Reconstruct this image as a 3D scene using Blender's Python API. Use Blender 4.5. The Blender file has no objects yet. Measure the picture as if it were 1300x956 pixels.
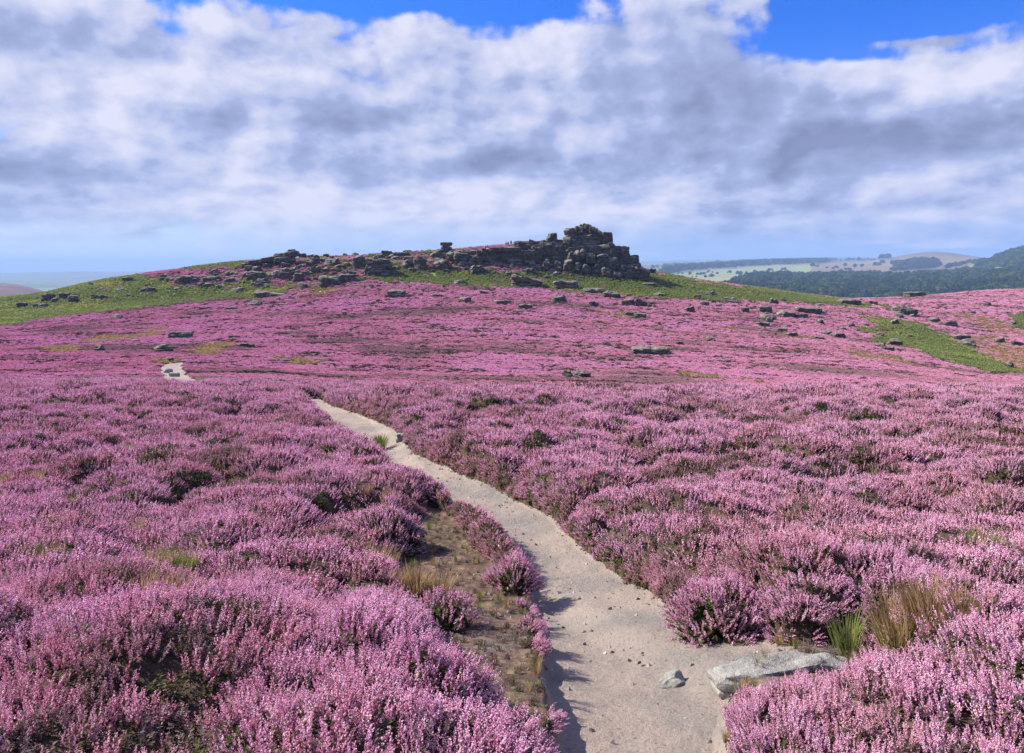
import bpy, math, random
import numpy as np
from mathutils import Vector, Matrix

# ------------------------------------------------------------------ camera, sky, sun, exposure
F = 1011.0; CX = 650.0; HY = 340.0            # focal length in photo pixels, principal column, horizon row
SC = bpy.context.scene
COL = SC.collection
cam_d = bpy.data.cameras.new("camera"); cam = bpy.data.objects.new("camera", cam_d); COL.objects.link(cam)
cam.location = (0, 0, 0); cam.rotation_euler = (math.radians(90), 0, 0)
cam_d.sensor_width = 36; cam_d.lens = 36 * F / 1300.0
cam_d.shift_y = -(478 - HY) / 1300.0
cam_d.clip_start = 0.05; cam_d.clip_end = 60000
SC.camera = cam

SUN_AZ = math.radians(-74)      # bearing from +Y, negative = left
SUN_EL = math.radians(37)
sd_ = bpy.data.lights.new("sun", 'SUN'); so = bpy.data.objects.new("sun", sd_); COL.objects.link(so)
sd_.energy = 5.0; sd_.angle = math.radians(0.5); sd_.color = (1.0, 0.93, 0.81)
sdir = Vector((math.sin(SUN_AZ) * math.cos(SUN_EL), math.cos(SUN_AZ) * math.cos(SUN_EL), math.sin(SUN_EL)))
so.rotation_euler = sdir.to_track_quat('Z', 'Y').to_euler()

SC.view_settings.view_transform = 'Standard'; SC.view_settings.look = 'None'
SC.view_settings.exposure = 0.92; SC.view_settings.gamma = 1.0; SC.view_settings.use_curve_mapping = False
SC.cycles.use_denoising = True
try:
    SC.cycles.denoiser = 'OPENIMAGEDENOISE'; SC.cycles.denoising_input_passes = 'RGB_ALBEDO_NORMAL'
    SC.cycles.denoising_prefilter = 'ACCURATE'
except Exception: pass
SC.cycles.max_bounces = 4; SC.cycles.diffuse_bounces = 3; SC.cycles.glossy_bounces = 1
SC.cycles.transmission_bounces = 2; SC.cycles.volume_bounces = 0; SC.cycles.transparent_max_bounces = 4
SC.cycles.sample_clamp_indirect = 3.0; SC.cycles.caustics_reflective = False; SC.cycles.caustics_refractive = False
SC.cycles.use_adaptive_sampling = False

# ---- small expression layer over shader nodes
class E:
    def __init__(s, nt, sock): s.nt = nt; s.s = sock
    def _m(s, op, *a, **k):
        n = s.nt.nodes.new('ShaderNodeMath'); n.operation = op
        for i, v in enumerate((s,) + a):
            if isinstance(v, E): s.nt.links.new(v.s, n.inputs[i])
            else: n.inputs[i].default_value = float(v)
        if k.get('clamp'): n.use_clamp = True
        return E(s.nt, n.outputs[0])
    def __add__(s, o): return s._m('ADD', o)
    __radd__ = __add__
    def __sub__(s, o): return s._m('SUBTRACT', o)
    def __rsub__(s, o): return (s * -1.0) + o
    def __mul__(s, o): return s._m('MULTIPLY', o)
    __rmul__ = __mul__
    def __truediv__(s, o): return s._m('DIVIDE', o)
    def clamp(s): return s._m('ADD', 0.0, clamp=True)
    def maxi(s, o): return s._m('MAXIMUM', o)
    def mini(s, o): return s._m('MINIMUM', o)
    def ss(s, a, b):
        n = s.nt.nodes.new('ShaderNodeMapRange'); n.interpolation_type = 'SMOOTHSTEP'
        s.nt.links.new(s.s, n.inputs['Value']); n.inputs['From Min'].default_value = a; n.inputs['From Max'].default_value = b
        return E(s.nt, n.outputs['Result'])
def comb(nt, x, y, z=0.0):
    n = nt.nodes.new('ShaderNodeCombineXYZ')
    for i, v in enumerate((x, y, z)):
        if isinstance(v, E): nt.links.new(v.s, n.inputs[i])
        else: n.inputs[i].default_value = v
    return E(nt, n.outputs[0])
def noise(nt, vec, scale, detail=4, rough=0.55, dist=0.0, dim='3D'):
    n = nt.nodes.new('ShaderNodeTexNoise'); n.noise_dimensions = dim
    if vec is not None: nt.links.new(vec.s, n.inputs['Vector'])
    n.inputs['Scale'].default_value = scale; n.inputs['Detail'].default_value = detail
    n.inputs['Roughness'].default_value = rough; n.inputs['Distortion'].default_value = dist
    return E(nt, n.outputs['Fac'])
def vadd(nt, a, b, scale=1.0):
    n = nt.nodes.new('ShaderNodeVectorMath'); n.operation = 'MULTIPLY_ADD'
    nt.links.new(b.s, n.inputs[0]); n.inputs[1].default_value = (scale,) * 3; nt.links.new(a.s, n.inputs[2])
    return E(nt, n.outputs[0])
def mixc(nt, f, a, b):
    n = nt.nodes.new('ShaderNodeMix'); n.data_type = 'RGBA'
    if isinstance(f, E): nt.links.new(f.s, n.inputs[0])
    else: n.inputs[0].default_value = f
    for v, i in ((a, 6), (b, 7)):
        if isinstance(v, E): nt.links.new(v.s, n.inputs[i])
        else: n.inputs[i].default_value = (*v, 1)
    return E(nt, n.outputs[2])
def blobs(nt, vec, lst):
    """sum of gaussians; entries are (cx, cy, sx, sy, amp) in photo pixels, turned into bearing / slope"""
    acc = None
    for cx, cy, sx, sy, amp in lst:
        n = nt.nodes.new('ShaderNodeVectorMath'); n.operation = 'MULTIPLY_ADD'
        nt.links.new(vec.s, n.inputs[0])
        az = math.atan((cx - CX) / F); k = math.cos(az); v = (HY - cy) / F * k
        gx, gy = F / sx / 1.25, F / sy
        n.inputs[1].default_value = (gx, gy, 0); n.inputs[2].default_value = (-az * gx, -v * gy, 0)
        d = nt.nodes.new('ShaderNodeVectorMath'); d.operation = 'DOT_PRODUCT'
        nt.links.new(n.outputs[0], d.inputs[0]); nt.links.new(n.outputs[0], d.inputs[1])
        p = nt.nodes.new('ShaderNodeMath'); p.operation = 'POWER'; p.inputs[0].default_value = 0.45
        nt.links.new(d.outputs['Value'], p.inputs[1])
        a = nt.nodes.new('ShaderNodeMath'); a.operation = 'MULTIPLY_ADD'
        nt.links.new(p.outputs[0], a.inputs[0]); a.inputs[1].default_value = amp
        if acc is None: a.inputs[2].default_value = 0.0
        else: nt.links.new(acc.s, a.inputs[2])
        acc = E(nt, a.outputs[0])
    return acc

def build_world():
    w = bpy.data.worlds.new("World"); SC.world = w; w.use_nodes = True
    nt = w.node_tree; nt.nodes.clear()
    out = nt.nodes.new('ShaderNodeOutputWorld'); bg = nt.nodes.new('ShaderNodeBackground')
    sky = nt.nodes.new('ShaderNodeTexSky'); sky.sky_type = 'NISHITA'; sky.sun_disc = False
    sky.sun_elevation = SUN_EL; sky.sun_rotation = SUN_AZ % (2 * math.pi)
    sky.altitude = 400; sky.air_density = 1.0; sky.dust_density = 0.6; sky.ozone_density = 2.5
    tc = nt.nodes.new('ShaderNodeTexCoord')
    sx = nt.nodes.new('ShaderNodeSeparateXYZ'); nt.links.new(tc.outputs['Generated'], sx.inputs[0])
    X, Y, Z = (E(nt, sx.outputs[i]) for i in range(3))
    az = X._m('ARCTAN2', Y)
    r = (X * X + Y * Y)._m('SQRT')
    v = (Z / r.maxi(0.02)).mini(3.0)
    P = comb(nt, az, v)
    vv = v.maxi(-0.02)
    # flat cloud deck seen in perspective: features shrink towards the horizon
    k = 1.0 / 1.0
    inv = E(nt, vv.s) + 0.42
    q = comb(nt, az * 1.45, (vv + 0.18)._m('LOGARITHM', math.e) * 0.80)
    warp = nt.nodes.new('ShaderNodeTexNoise'); warp.noise_dimensions = '2D'
    nt.links.new(q.s, warp.inputs['Vector']); warp.inputs['Scale'].default_value = 2.2; warp.inputs['Detail'].default_value = 3
    wcol = E(nt, warp.outputs['Color'])
    qw = vadd(nt, q, wcol, 0.07)
    def dens(vec):
        a = noise(nt, vec, 2.5, 10, 0.58, 0.0, '2D')
        vo = nt.nodes.new('ShaderNodeTexVoronoi'); vo.voronoi_dimensions = '2D'; vo.feature = 'F1'; vo.inputs['Scale'].default_value = 4.6; vo.inputs['Detail'].default_value = 3; vo.inputs['Roughness'].default_value = 0.55; vo.normalize = True
        nt.links.new(vec.s, vo.inputs['Vector'])
        return a * 0.8 + (0.62 - E(nt, vo.outputs['Distance'])) * 0.55
    d0 = dens(qw)
    offs = nt.nodes.new('ShaderNodeVectorMath'); offs.operation = 'ADD'
    nt.links.new(qw.s, offs.inputs[0]); offs.inputs[1].default_value = (-0.03, 0.035, 0)
    d1 = dens(E(nt, offs.outputs[0]))
    fine = noise(nt, qw, 9.0, 3, 0.6, 0.0, '2D')
    Pw = vadd(nt, P, wcol, 0.05)
    Pw = E(nt, Pw.s)
    cover = blobs(nt, Pw, CLOUD_COVER)
    dark = blobs(nt, Pw, CLOUD_DARK)
    c = (d0 - 0.57) * 3.3 + cover + (fine - 0.5) * 0.2
    mask = c.ss(0.0, 0.36)
    relief = (d0 - d1) * 4.4 + (fine - 0.5) * 0.2
    shade = (dark * (0.3 + d0 * 1.0) + (c - 0.45).maxi(0.0) * 0.08 + relief * -0.6 + 0.25).clamp()
    lit = (0.42, 0.42, 0.51); mid = (0.225, 0.265, 0.42); drk = (0.082, 0.097, 0.175)
    ccol = mixc(nt, (shade * 2.0).clamp(), lit, mid)
    ccol = mixc(nt, ((shade * 2.0 - 0.9).clamp() * (0.25 + d0 * 1.0)).clamp() * 0.9, ccol, drk)
    # thin far cloud and air towards the horizon
    left = az.ss(0.55, -0.6)
    hcol = mixc(nt, left, (0.155, 0.25, 0.48), (0.34, 0.43, 0.55))
    skyc = nt.nodes.new('ShaderNodeVectorMath'); skyc.operation = 'MULTIPLY'
    nt.links.new(sky.outputs[0], skyc.inputs[0]); skyc.inputs[1].default_value = (0.014, 0.044, 0.115)
    base = mixc(nt, v.ss(0.30, 0.0), E(nt, skyc.outputs[0]), hcol)
    full = mixc(nt, mask, base, ccol)
    streak = noise(nt, comb(nt, az * 3.0, v * 26.0), 1.6, 5, 0.6, 0.3, '2D')
    hfade = v.ss(0.075, 0.015) * (0.86 - streak.ss(0.52, 0.72) * 0.5)
    full = mixc(nt, hfade, full, hcol)
    nt.links.new(full.s, bg.inputs[0]); bg.inputs[1].default_value = 1.0
    nt.links.new(bg.outputs[0], out.inputs[0])
    w.cycles.sampling_method = 'MANUAL'; w.cycles.sample_map_resolution = 512

CLOUD_COVER = [
    (650, 120, 900, 115, 0.72), (-400, 120, 500, 140, 0.5), (1700, 120, 500, 130, 0.5),
    (650, 225, 900, 55, 0.30), (200, 215, 260, 40, 0.12), (650, -500, 2500, 300, 0.25),
    (440, -44, 110, 26, -0.8), (620, -42, 120, 26, -0.8), (1140, 0, 100, 32, -1.0), (1090, 30, 50, 20, -0.35), (1290, 0, 60, 20, -0.6), (900, -5, 110, 30, 0.12), (780, -8, 36, 22, -0.5),
    (5, 140, 50, 34, -1.0), (470, 165, 40, 16, -0.5), (640, 115, 40, 10, -0.6), (250, 225, 140, 18, -0.35),
    (900, 30, 130, 45, 0.35), (1215, 60, 60, 35, 0.5), (1010, 245, 70, 10, 0.6), (770, 262, 40, 7, 0.5), (1180, 15, 70, 8, 0.75), (600, 247, 60, 8, 0.4), (560, 225, 60, 10, 0.3),
    (1150, 225, 250, 20, -0.2),
]
CLOUD_DARK = [
    (480, 128, 100, 28, 0.52), (930, 95, 95, 50, 0.72), (1220, 150, 140, 32, 0.74), (690, 182, 55, 18, 0.6),
    (35, 185, 70, 26, 0.55), (70, 15, 110, 20, 0.35), (640, 85, 120, 20, 0.2), (1050, 140, 60, 24, 0.25), (470, 205, 60, 22, 0.35), (1180, 15, 90, 12, 0.4),
    (1215, 60, 60, 26, -0.3), (300, 180, 250, 30, -0.12), (560, 235, 200, 25, -0.3), (770, 40, 70, 30, -0.15), (300, 60, 220, 60, -0.08), (900, 215, 350, 25, 0.1),
]
build_world()

# ------------------------------------------------------------------ numpy helpers
def h2(ix, iy, seed=0):
    a = (ix.astype(np.int64) * 374761393 + iy.astype(np.int64) * 668265263 + seed * 2246822519 + 12345) & 0xffffffff
    a = ((a ^ (a >> 13)) * 1274126177) & 0xffffffff
    a = ((a ^ (a >> 16)) * 2246822519) & 0xffffffff
    return ((a ^ (a >> 15)) & 0xffffff) / float(0x1000000)
def vn2(x, y, seed=0):
    ix = np.floor(x); iy = np.floor(y); fx = x - ix; fy = y - iy
    fx = fx * fx * (3 - 2 * fx); fy = fy * fy * (3 - 2 * fy)
    a = h2(ix, iy, seed); b = h2(ix + 1, iy, seed); c = h2(ix, iy + 1, seed); d = h2(ix + 1, iy + 1, seed)
    return (a + (b - a) * fx) * (1 - fy) + (c + (d - c) * fx) * fy
def fbm2(x, y, seed=0, octv=4, gain=0.5):
    s = 0; a = 1.0; t = 0
    for o in range(octv):
        s = s + a * (vn2(x * 2 ** o + 17.3 * o, y * 2 ** o - 9.1 * o, seed + o) * 2 - 1); t += a; a *= gain
    return s / t
def vn3(x, y, z, seed=0):
    iz = np.floor(z); fz = z - iz; fz = fz * fz * (3 - 2 * fz)
    a = vn2(x + iz * 57.31, y + iz * 31.7, seed); b = vn2(x + (iz + 1) * 57.31, y + (iz + 1) * 31.7, seed)
    return a + (b - a) * fz
def sstep(a, b, x):
    t = np.clip((x - a) / (b - a), 0, 1); return t * t * (3 - 2 * t)
def pchip(xs, ys, q):
    xs = np.asarray(xs, float); ys = np.asarray(ys, float)     # ys (..., n)
    h = np.diff(xs); dl = np.diff(ys, axis=-1) / h
    m = np.zeros_like(ys)
    prod = dl[..., :-1] * dl[..., 1:]
    w1 = 2 * h[1:] + h[:-1]; w2 = h[1:] + 2 * h[:-1]
    with np.errstate(divide='ignore', invalid='ignore'):
        hm = (w1 + w2) / (w1 / dl[..., :-1] + w2 / dl[..., 1:])
    m[..., 1:-1] = np.where(prod > 0, hm, 0); m[..., 0] = dl[..., 0]; m[..., -1] = dl[..., -1]
    q = np.clip(q, xs[0], xs[-1]); i = np.clip(np.searchsorted(xs, q, side='right') - 1, 0, len(xs) - 2)
    t = (q - xs[i]) / h[i]
    return ((1 + 2 * t) * (1 - t) ** 2) * ys[..., i] + t * (1 - t) ** 2 * h[i] * m[..., i] + t * t * (3 - 2 * t) * ys[..., i + 1] + t * t * (t - 1) * h[i] * m[..., i + 1]
class Table:
    """rows of apparent heights at known distances -> terrain height function"""
    def __init__(s, cols, rows, tab, nx=700, nd=700):
        s.c0, s.c1 = cols[0], cols[-1]; s.l0, s.l1 = math.log(rows[0]), math.log(rows[-1])
        t = np.array(tab, float).T                    # cols x rows
        s.nd, s.nx = nd, nx
        a = pchip(np.log(rows), t, np.linspace(s.l0, s.l1, nd))      # cols x nd
        s.t = pchip(cols, a.T, np.linspace(s.c0, s.c1, nx)).T.copy() # nx x nd
    def y(s, px, d):
        a = np.clip((px - s.c0) / (s.c1 - s.c0), 0, 1) * (s.nx - 1.001); b = np.clip((np.log(np.maximum(d, 1e-3)) - s.l0) / (s.l1 - s.l0), 0, 1) * (s.nd - 1.001)
        i = a.astype(int); j = b.astype(int); fa = a - i; fb = b - j
        T = s.t
        return (T[i, j] * (1 - fa) + T[i + 1, j] * fa) * (1 - fb) + (T[i, j + 1] * (1 - fa) + T[i + 1, j + 1] * fa) * fb
NC = [-500, 0, 150, 325, 480, 600, 700, 790, 860, 975, 1100, 1300, 1800]
NR = [1.0, 2.0, 3.5, 7, 12, 15, 22, 30, 45, 60, 80, 120, 180, 230, 255, 270, 285, 300, 340, 380, 420, 520]
def R_(v): return [v] * 13
NT = [R_(2000), R_(1190), R_(874), R_(730), R_(614), R_(576), R_(524),
      [500, 500, 500, 500, 503, 506, 508, 508, 508, 508, 508, 508, 508],
      [485, 485, 485, 486, 498, 508, 510, 512, 512, 512, 514, 518, 518],
      [474, 474, 474, 476, 484, 492, 494, 496, 497, 500, 506, 513, 513],
      [458, 458, 458, 462, 468, 474, 477, 480, 482, 485, 490, 500, 500],
      [440, 438, 434, 434, 438, 442, 445, 448, 450, 455, 463, 484, 490],
      [425, 420, 412, 408, 405, 403, 405, 410, 413, 420, 430, 450, 455],
      [412, 405, 395, 385, 372, 370, 374, 380, 384, 392, 402, 422, 420],
      [402, 396, 386, 372, 352, 352, 358, 362, 370, 382, 392, 407, 400],
      [395, 388, 373, 350, 335, 330, 330, 345, 361, 376, 387, 398, 388],
      [388, 381, 362, 335, 325, 316, 310, 335, 354, 371, 384, 391, 380],
      [386, 379, 355, 332, 325, 315, 309, 334, 352, 369, 383, 386, 374],
      [392, 383, 354, 333, 329, 318, 312, 338, 353, 369, 381, 374, 360],
      [402, 392, 359, 340, 336, 326, 322, 347, 360, 373, 380, 367, 355],
      [420, 410, 378, 362, 357, 352, 352, 367, 374, 382, 386, 372, 362],
      R_(470)]
NEAR = Table(NC, NR, NT)
FC = [-700, 0, 100, 250, 500, 800, 900, 1000, 1100, 1185, 1240, 1300, 1500, 2000]
FR = [430, 700, 1200, 1500, 2000, 2500, 3000, 3500, 4200, 5000, 5600, 8000, 12000, 14000, 17000]
FT = [[480] * 14,
      [430, 410, 405, 405, 400, 396, 396, 400, 402, 402, 402, 402, 402, 402],
      [372, 366, 385, 395, 392, 384, 384, 388, 390, 388, 384, 381, 380, 380],
      [352, 359, 379, 390, 380, 368, 371, 373, 376, 372, 368, 364, 360, 360],
      [362, 368, 385, 388, 375, 358, 360, 359, 359, 357, 353, 346, 340, 340],
      [370, 375, 388, 385, 370, 354, 355, 351, 351, 350, 346, 330, 322, 322],
      [372, 378, 388, 382, 366, 350, 351, 347.5, 347.5, 346, 337, 317, 308, 305],
      [368, 374, 382, 376, 360, 347.5, 347, 343, 342.5, 339, 333, 323, 315, 310],
      [366, 370, 374, 368, 356, 345, 341, 339, 338.5, 331, 329, 331, 325, 320],
      [364, 366, 368, 362, 352, 344, 338.5, 335, 331.5, 319.5, 326, 333, 328, 325],
      [362, 363, 363, 358, 350, 343, 337.5, 334, 332, 322, 328, 334, 330, 328],
      [354, 354, 354, 352, 346, 339, 335, 331.5, 331, 332, 334, 336, 334, 332],
      [347, 346.5, 345, 345, 340, 332, 330, 328, 326.5, 328, 332, 335, 335, 335],
      [348, 347.5, 346, 346, 342, 334, 333, 331, 330, 331, 334, 336, 336, 336],
      [356, 356, 356, 356, 352, 345, 344, 343, 342, 343, 345, 346, 346, 346]]
FAR = Table(FC, FR, FT, 700, 900)

def base_z(x, Y):
    x = np.asarray(x, float); Y = np.asarray(Y, float)
    Yc = np.maximum(Y, 1.0)
    z = -(NEAR.y(CX + F * x / Yc, Yc) - HY) * Yc / F
    n = fbm2(x / 22, Y / 22, 5, 3) * 0.55 * sstep(30, 110, Y) + fbm2(x / 5, Y / 5, 9, 3) * 0.14 * sstep(12, 60, Y) + fbm2(x / 1.4, Y / 1.4, 11, 3) * 0.03
    return z + n
def far_z(x, Y):
    z = -(FAR.y(CX + F * x / Y, Y) - HY) * Y / F
    return z + fbm2(x / 900, Y / 900, 21, 4) * Y * 0.0009 * sstep(600, 2500, Y)

def hit(px, py, d0=1.2, table=NEAR, dmax=500):
    """world point of the first ground seen along photo pixel (px, py)"""
    d = np.exp(np.linspace(math.log(d0), math.log(dmax), 1600)); x = (px - CX) / F * d
    z = base_z(x, d) if table is NEAR else far_z(x, d)
    y = HY - F * z / d
    k = np.nonzero(y <= py)[0]
    if len(k) == 0: k = [int(np.argmin(y))]
    i = int(k[0])
    return float(x[i]), float(d[i]), float(z[i])

def poly_sd(px, py, poly):
    """signed distance, positive inside"""
    P = np.asarray(poly, float); n = len(P); px = np.asarray(px, float); py = np.asarray(py, float)
    best = np.full(px.shape, 1e18); ins = np.zeros(px.shape, bool)
    for i in range(n):
        a = P[i]; b = P[(i + 1) % n]; e = b - a
        wx = px - a[0]; wy = py - a[1]
        t = np.clip((wx * e[0] + wy * e[1]) / max(e @ e, 1e-12), 0, 1)
        best = np.minimum(best, (wx - e[0] * t) ** 2 + (wy - e[1] * t) ** 2)
        c = (a[1] > py) != (b[1] > py)
        with np.errstate(divide='ignore', invalid='ignore'):
            xi = (b[0] - a[0]) * (py - a[1]) / (b[1] - a[1] if b[1] != a[1] else 1e-9) + a[0]
        ins ^= c & (px < xi)
    s = np.sqrt(best); return np.where(ins, s, -s)

# ---- near outlines, given as seen in the photo and laid on the ground
def ground_poly(pts): return [hit(x, y)[:2] for x, y in pts]
PATH_L = [(720, 1150), (700, 956), (690, 867), (673, 780), (664, 735), (636, 690), (572, 648), (520, 610), (464, 574), (425, 549), (400, 524), (384, 508)]
PATH_R = [(930, 1150), (925, 956), (940, 875), (975, 845), (1000, 828), (957, 800), (850, 765), (812, 746), (765, 717), (734, 692), (700, 655), (619, 615), (565, 592), (530, 577), (512, 558), (500, 545), (454, 524), (420, 515), (405, 506)]
PATH = ground_poly(PATH_L) + ground_poly(PATH_R)[::-1]
PATH2 = ground_poly([(213, 492), (205, 476), (203, 466), (212, 461), (232, 461), (234, 470), (246, 481), (268, 493)])
PATH3 = ground_poly([(246, 453), (268, 453), (268, 449), (248, 448)])
BARE = ground_poly([(548, 640), (572, 655), (600, 690), (628, 715), (650, 745), (668, 785), (688, 867), (700, 960), (560, 960), (590, 890), (575, 850), (548, 822), (522, 790), (512, 762), (500, 735), (502, 700), (520, 665)])
BARE2 = ground_poly([(885, 905), (900, 855), (985, 818), (1090, 815), (1110, 842), (1000, 872), (925, 905)])

def masks(x, Y):
    """path (>0 inside, metres), bare peat (>0 inside)"""
    x = np.asarray(x, float); Y = np.asarray(Y, float)
    sp = np.full(x.shape, -9.0); sb = np.full(x.shape, -9.0)
    m = (Y < 90) & (x > -40) & (x < 12)
    if m.any():
        xx, yy = x[m], Y[m]
        jit = fbm2(xx / 0.28, yy / 0.28, 33, 4) * 0.055 + fbm2(xx / 0.07, yy / 0.07, 35, 2) * 0.012
        a = poly_sd(xx, yy, PATH) + jit
        b = np.maximum(poly_sd(xx, yy, PATH2), poly_sd(xx, yy, PATH3)) + jit * 3
        sp[m] = np.maximum(a, b)
        sb[m] = np.maximum(poly_sd(xx, yy, BARE), poly_sd(xx, yy, BARE2)) + jit * 1.5
    return sp, sb
def ground_z(x, Y, sp=None, sb=None):
    if sp is None: sp, sb = masks(x, Y)
    z = base_z(x, Y)
    near = sstep(30, 14, np.asarray(Y, float))
    lft = sstep(0.15, -0.25, x - (1.15 - 0.27 * (np.asarray(Y) - 3.5)))
    z = z - (0.025 + 0.095 * lft) * sstep(-0.02, 0.07, sp) * near - 0.025 * sstep(0, 0.4, sp) * near
    z = z + (fbm2(x / 0.22, Y / 0.22, 51, 4) * 0.035) * sstep(-0.05, 0.1, sb) * (1 - sstep(-0.02, 0.04, sp)) * near
    z = z + (fbm2(x / 0.35, Y / 0.35, 53, 4) * 0.022 + fbm2(x / 0.05, Y / 0.05, 55, 2) * 0.004) * sstep(0, 0.1, sp) * near
    return z
def domes(x, y, s, seed, rmin=0.6, rmax=1.0):
    ix = np.floor(x / s); iy = np.floor(y / s); best = np.zeros(np.shape(x))
    for a in (-1, 0, 1):
        for b in (-1, 0, 1):
            cx = ix + a; cy = iy + b
            jx = (cx + 0.15 + 0.7 * h2(cx, cy, seed)) * s; jy = (cy + 0.15 + 0.7 * h2(cx, cy, seed + 1)) * s
            r = s * (rmin + (rmax - rmin) * h2(cx, cy, seed + 2)); hh = 0.45 + 0.55 * h2(cx, cy, seed + 3)
            q = 1 - ((x - jx) ** 2 + (y - jy) ** 2) / (r * r)
            best = np.maximum(best, hh * np.sqrt(np.maximum(q, 0)))
    return best
def heather_h(x, Y, sp, sb):
    """canopy height above the ground; <=0 where none grows"""
    clear = -np.maximum(sp, sb)
    edge = np.sqrt(np.clip((clear + 0.01) / 0.24, 0, 1))
    x2 = x + fbm2(x / 0.5, Y / 0.5, 61, 2) * 0.15; y2 = Y + fbm2(x / 0.5, Y / 0.5, 62, 2) * 0.15
    nf = sstep(60, 25, np.asarray(Y, float))
    big = domes(x2, y2, 1.0, 71, 0.46, 0.82) * nf + (1 - nf) * 0.55
    h = 0.0 + 0.42 * big + 0.10 * domes(x2, y2, 0.34, 81) * nf + fbm2(x / 2.2, Y / 2.2, 91, 3) * 0.07
    right = sstep(-0.3, 0.6, x - (1.0 - 0.28 * (Y - 3.5)))       # taller growth right of the path
    h = h * (0.85 + 0.3 * right) * (0.9 + 0.1 * nf)
    h = h * (1 - 0.62 * sstep(0.35, 0.75, x) * sstep(2.2, 1.7, x) * sstep(4.1, 3.6, Y))
    return h * edge - 0.04 * (1 - edge)

# ---- zones of the far hillside, as outlines on the ground seen from the path
BRACKEN = [
    [(-200, 440), (0, 414), (60, 405), (130, 396), (200, 389), (260, 382), (340, 378), (372, 371), (350, 362), (300, 358), (250, 364), (225, 364), (215, 352), (205, 356), (160, 348), (120, 350), (0, 370), (-200, 380)],
    [(476, 358), (560, 361), (610, 365), (650, 366), (720, 370), (760, 374), (830, 378), (900, 380), (1000, 384), (1060, 388), (1110, 392), (1100, 386), (1040, 378), (975, 368), (905, 362), (860, 352), (820, 345), (780, 352), (700, 347), (640, 345), (590, 345), (540, 340), (495, 335), (480, 342)],
    [(1086, 401), (1140, 407), (1175, 414), (1205, 428), (1245, 448), (1295, 474), (1260, 474), (1225, 465), (1190, 457), (1160, 442), (1110, 432), (1128, 425), (1110, 412)],
    [(1078, 414), (1110, 421), (1125, 429), (1100, 424)], [(1284, 400), (1340, 396), (1340, 425), (1290, 416)],
    [(330, 330), (372, 333), (372, 336), (290, 342), (275, 338)], [(215, 340), (300, 332), (300, 336), (240, 344)],
    [(1115, 385), (1145, 394), (1120, 390)],
]
TAN = [
    [(1205, 395), (1240, 402), (1300, 412), (1380, 420), (1380, 440), (1270, 424), (1215, 403)],
    [(1215, 430), (1262, 425), (1300, 438), (1380, 450), (1380, 480), (1290, 474), (1245, 448)],
    [(855, 473), (880, 474), (915, 478), (920, 482), (890, 482), (860, 478)], [(950, 482), (975, 484), (970, 487), (950, 486)],
    [(752, 396), (800, 398), (818, 403), (790, 404), (755, 400)], [(890, 411), (935, 417), (930, 420), (895, 415)], [(990, 424), (1034, 429), (1032, 432), (985, 428)],
    [(1065, 443), (1130, 452), (1170, 462), (1100, 456)],
    [(108, 430), (168, 425), (205, 415), (215, 420), (180, 430), (112, 435)],
    [(58, 441), (100, 441), (105, 447), (75, 448), (58, 446)], [(262, 436), (300, 436), (285, 444), (265, 452), (240, 450), (255, 443)],
    [(370, 366), (395, 368), (430, 362), (470, 362), (420, 372), (375, 374)], [(350, 452), (375, 455), (410, 462), (400, 466), (365, 460)],
    [(640, 379), (668, 380), (655, 382)], [(195, 458), (230, 457), (236, 461), (205, 463)],
]
ROCKY = [[(250, 352), (330, 340), (380, 328), (480, 322), (560, 318), (610, 318), (640, 345), (560, 342), (500, 335), (478, 342), (480, 358), (440, 364), (380, 372), (350, 360), (300, 358), (255, 362)],
         [(15, 384), (60, 373), (110, 366), (160, 366), (120, 384), (40, 396)],
         [(850, 365), (900, 372), (960, 378), (975, 386), (900, 384), (870, 372)],
         [(760, 345), (800, 335), (830, 345), (815, 357), (780, 356)]]
def zones(x, Y):
    """0 heather, 1 bracken, 2 tan grass, 3 rocky mixed ; for Y > 40"""
    x = np.asarray(x, float); Y = np.asarray(Y, float)
    z = base_z(x, Y); px = CX + F * x / Y; py = HY - F * z / Y
    jx = fbm2(x / 3.0, Y / 3.0, 101, 3) * 16; jy = fbm2(x / 2.5, Y / 2.5, 103, 3) * 4.6
    # only ground facing the camera follows the outlines: positions behind the brow stay heather
    out = np.zeros(x.shape, int)
    lim = Y > 40
    qx, qy = px + jx, py + jy
    def inside(L, s=0):
        m = np.zeros(x.shape, bool)
        for p in L:
            q = np.asarray(p); bb = (qx > q[:, 0].min() - 5) & (qx < q[:, 0].max() + 5) & (qy > q[:, 1].min() - 5) & (qy < q[:, 1].max() + 5) & lim
            if bb.any():
                t = np.zeros(x.shape, bool); t[bb] = poly_sd(qx[bb], qy[bb], p) > s; m |= t
        return m
    out[inside(TAN)] = 2; out[inside(ROCKY)] = 3; out[inside(BRACKEN)] = 1
    return out

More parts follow.
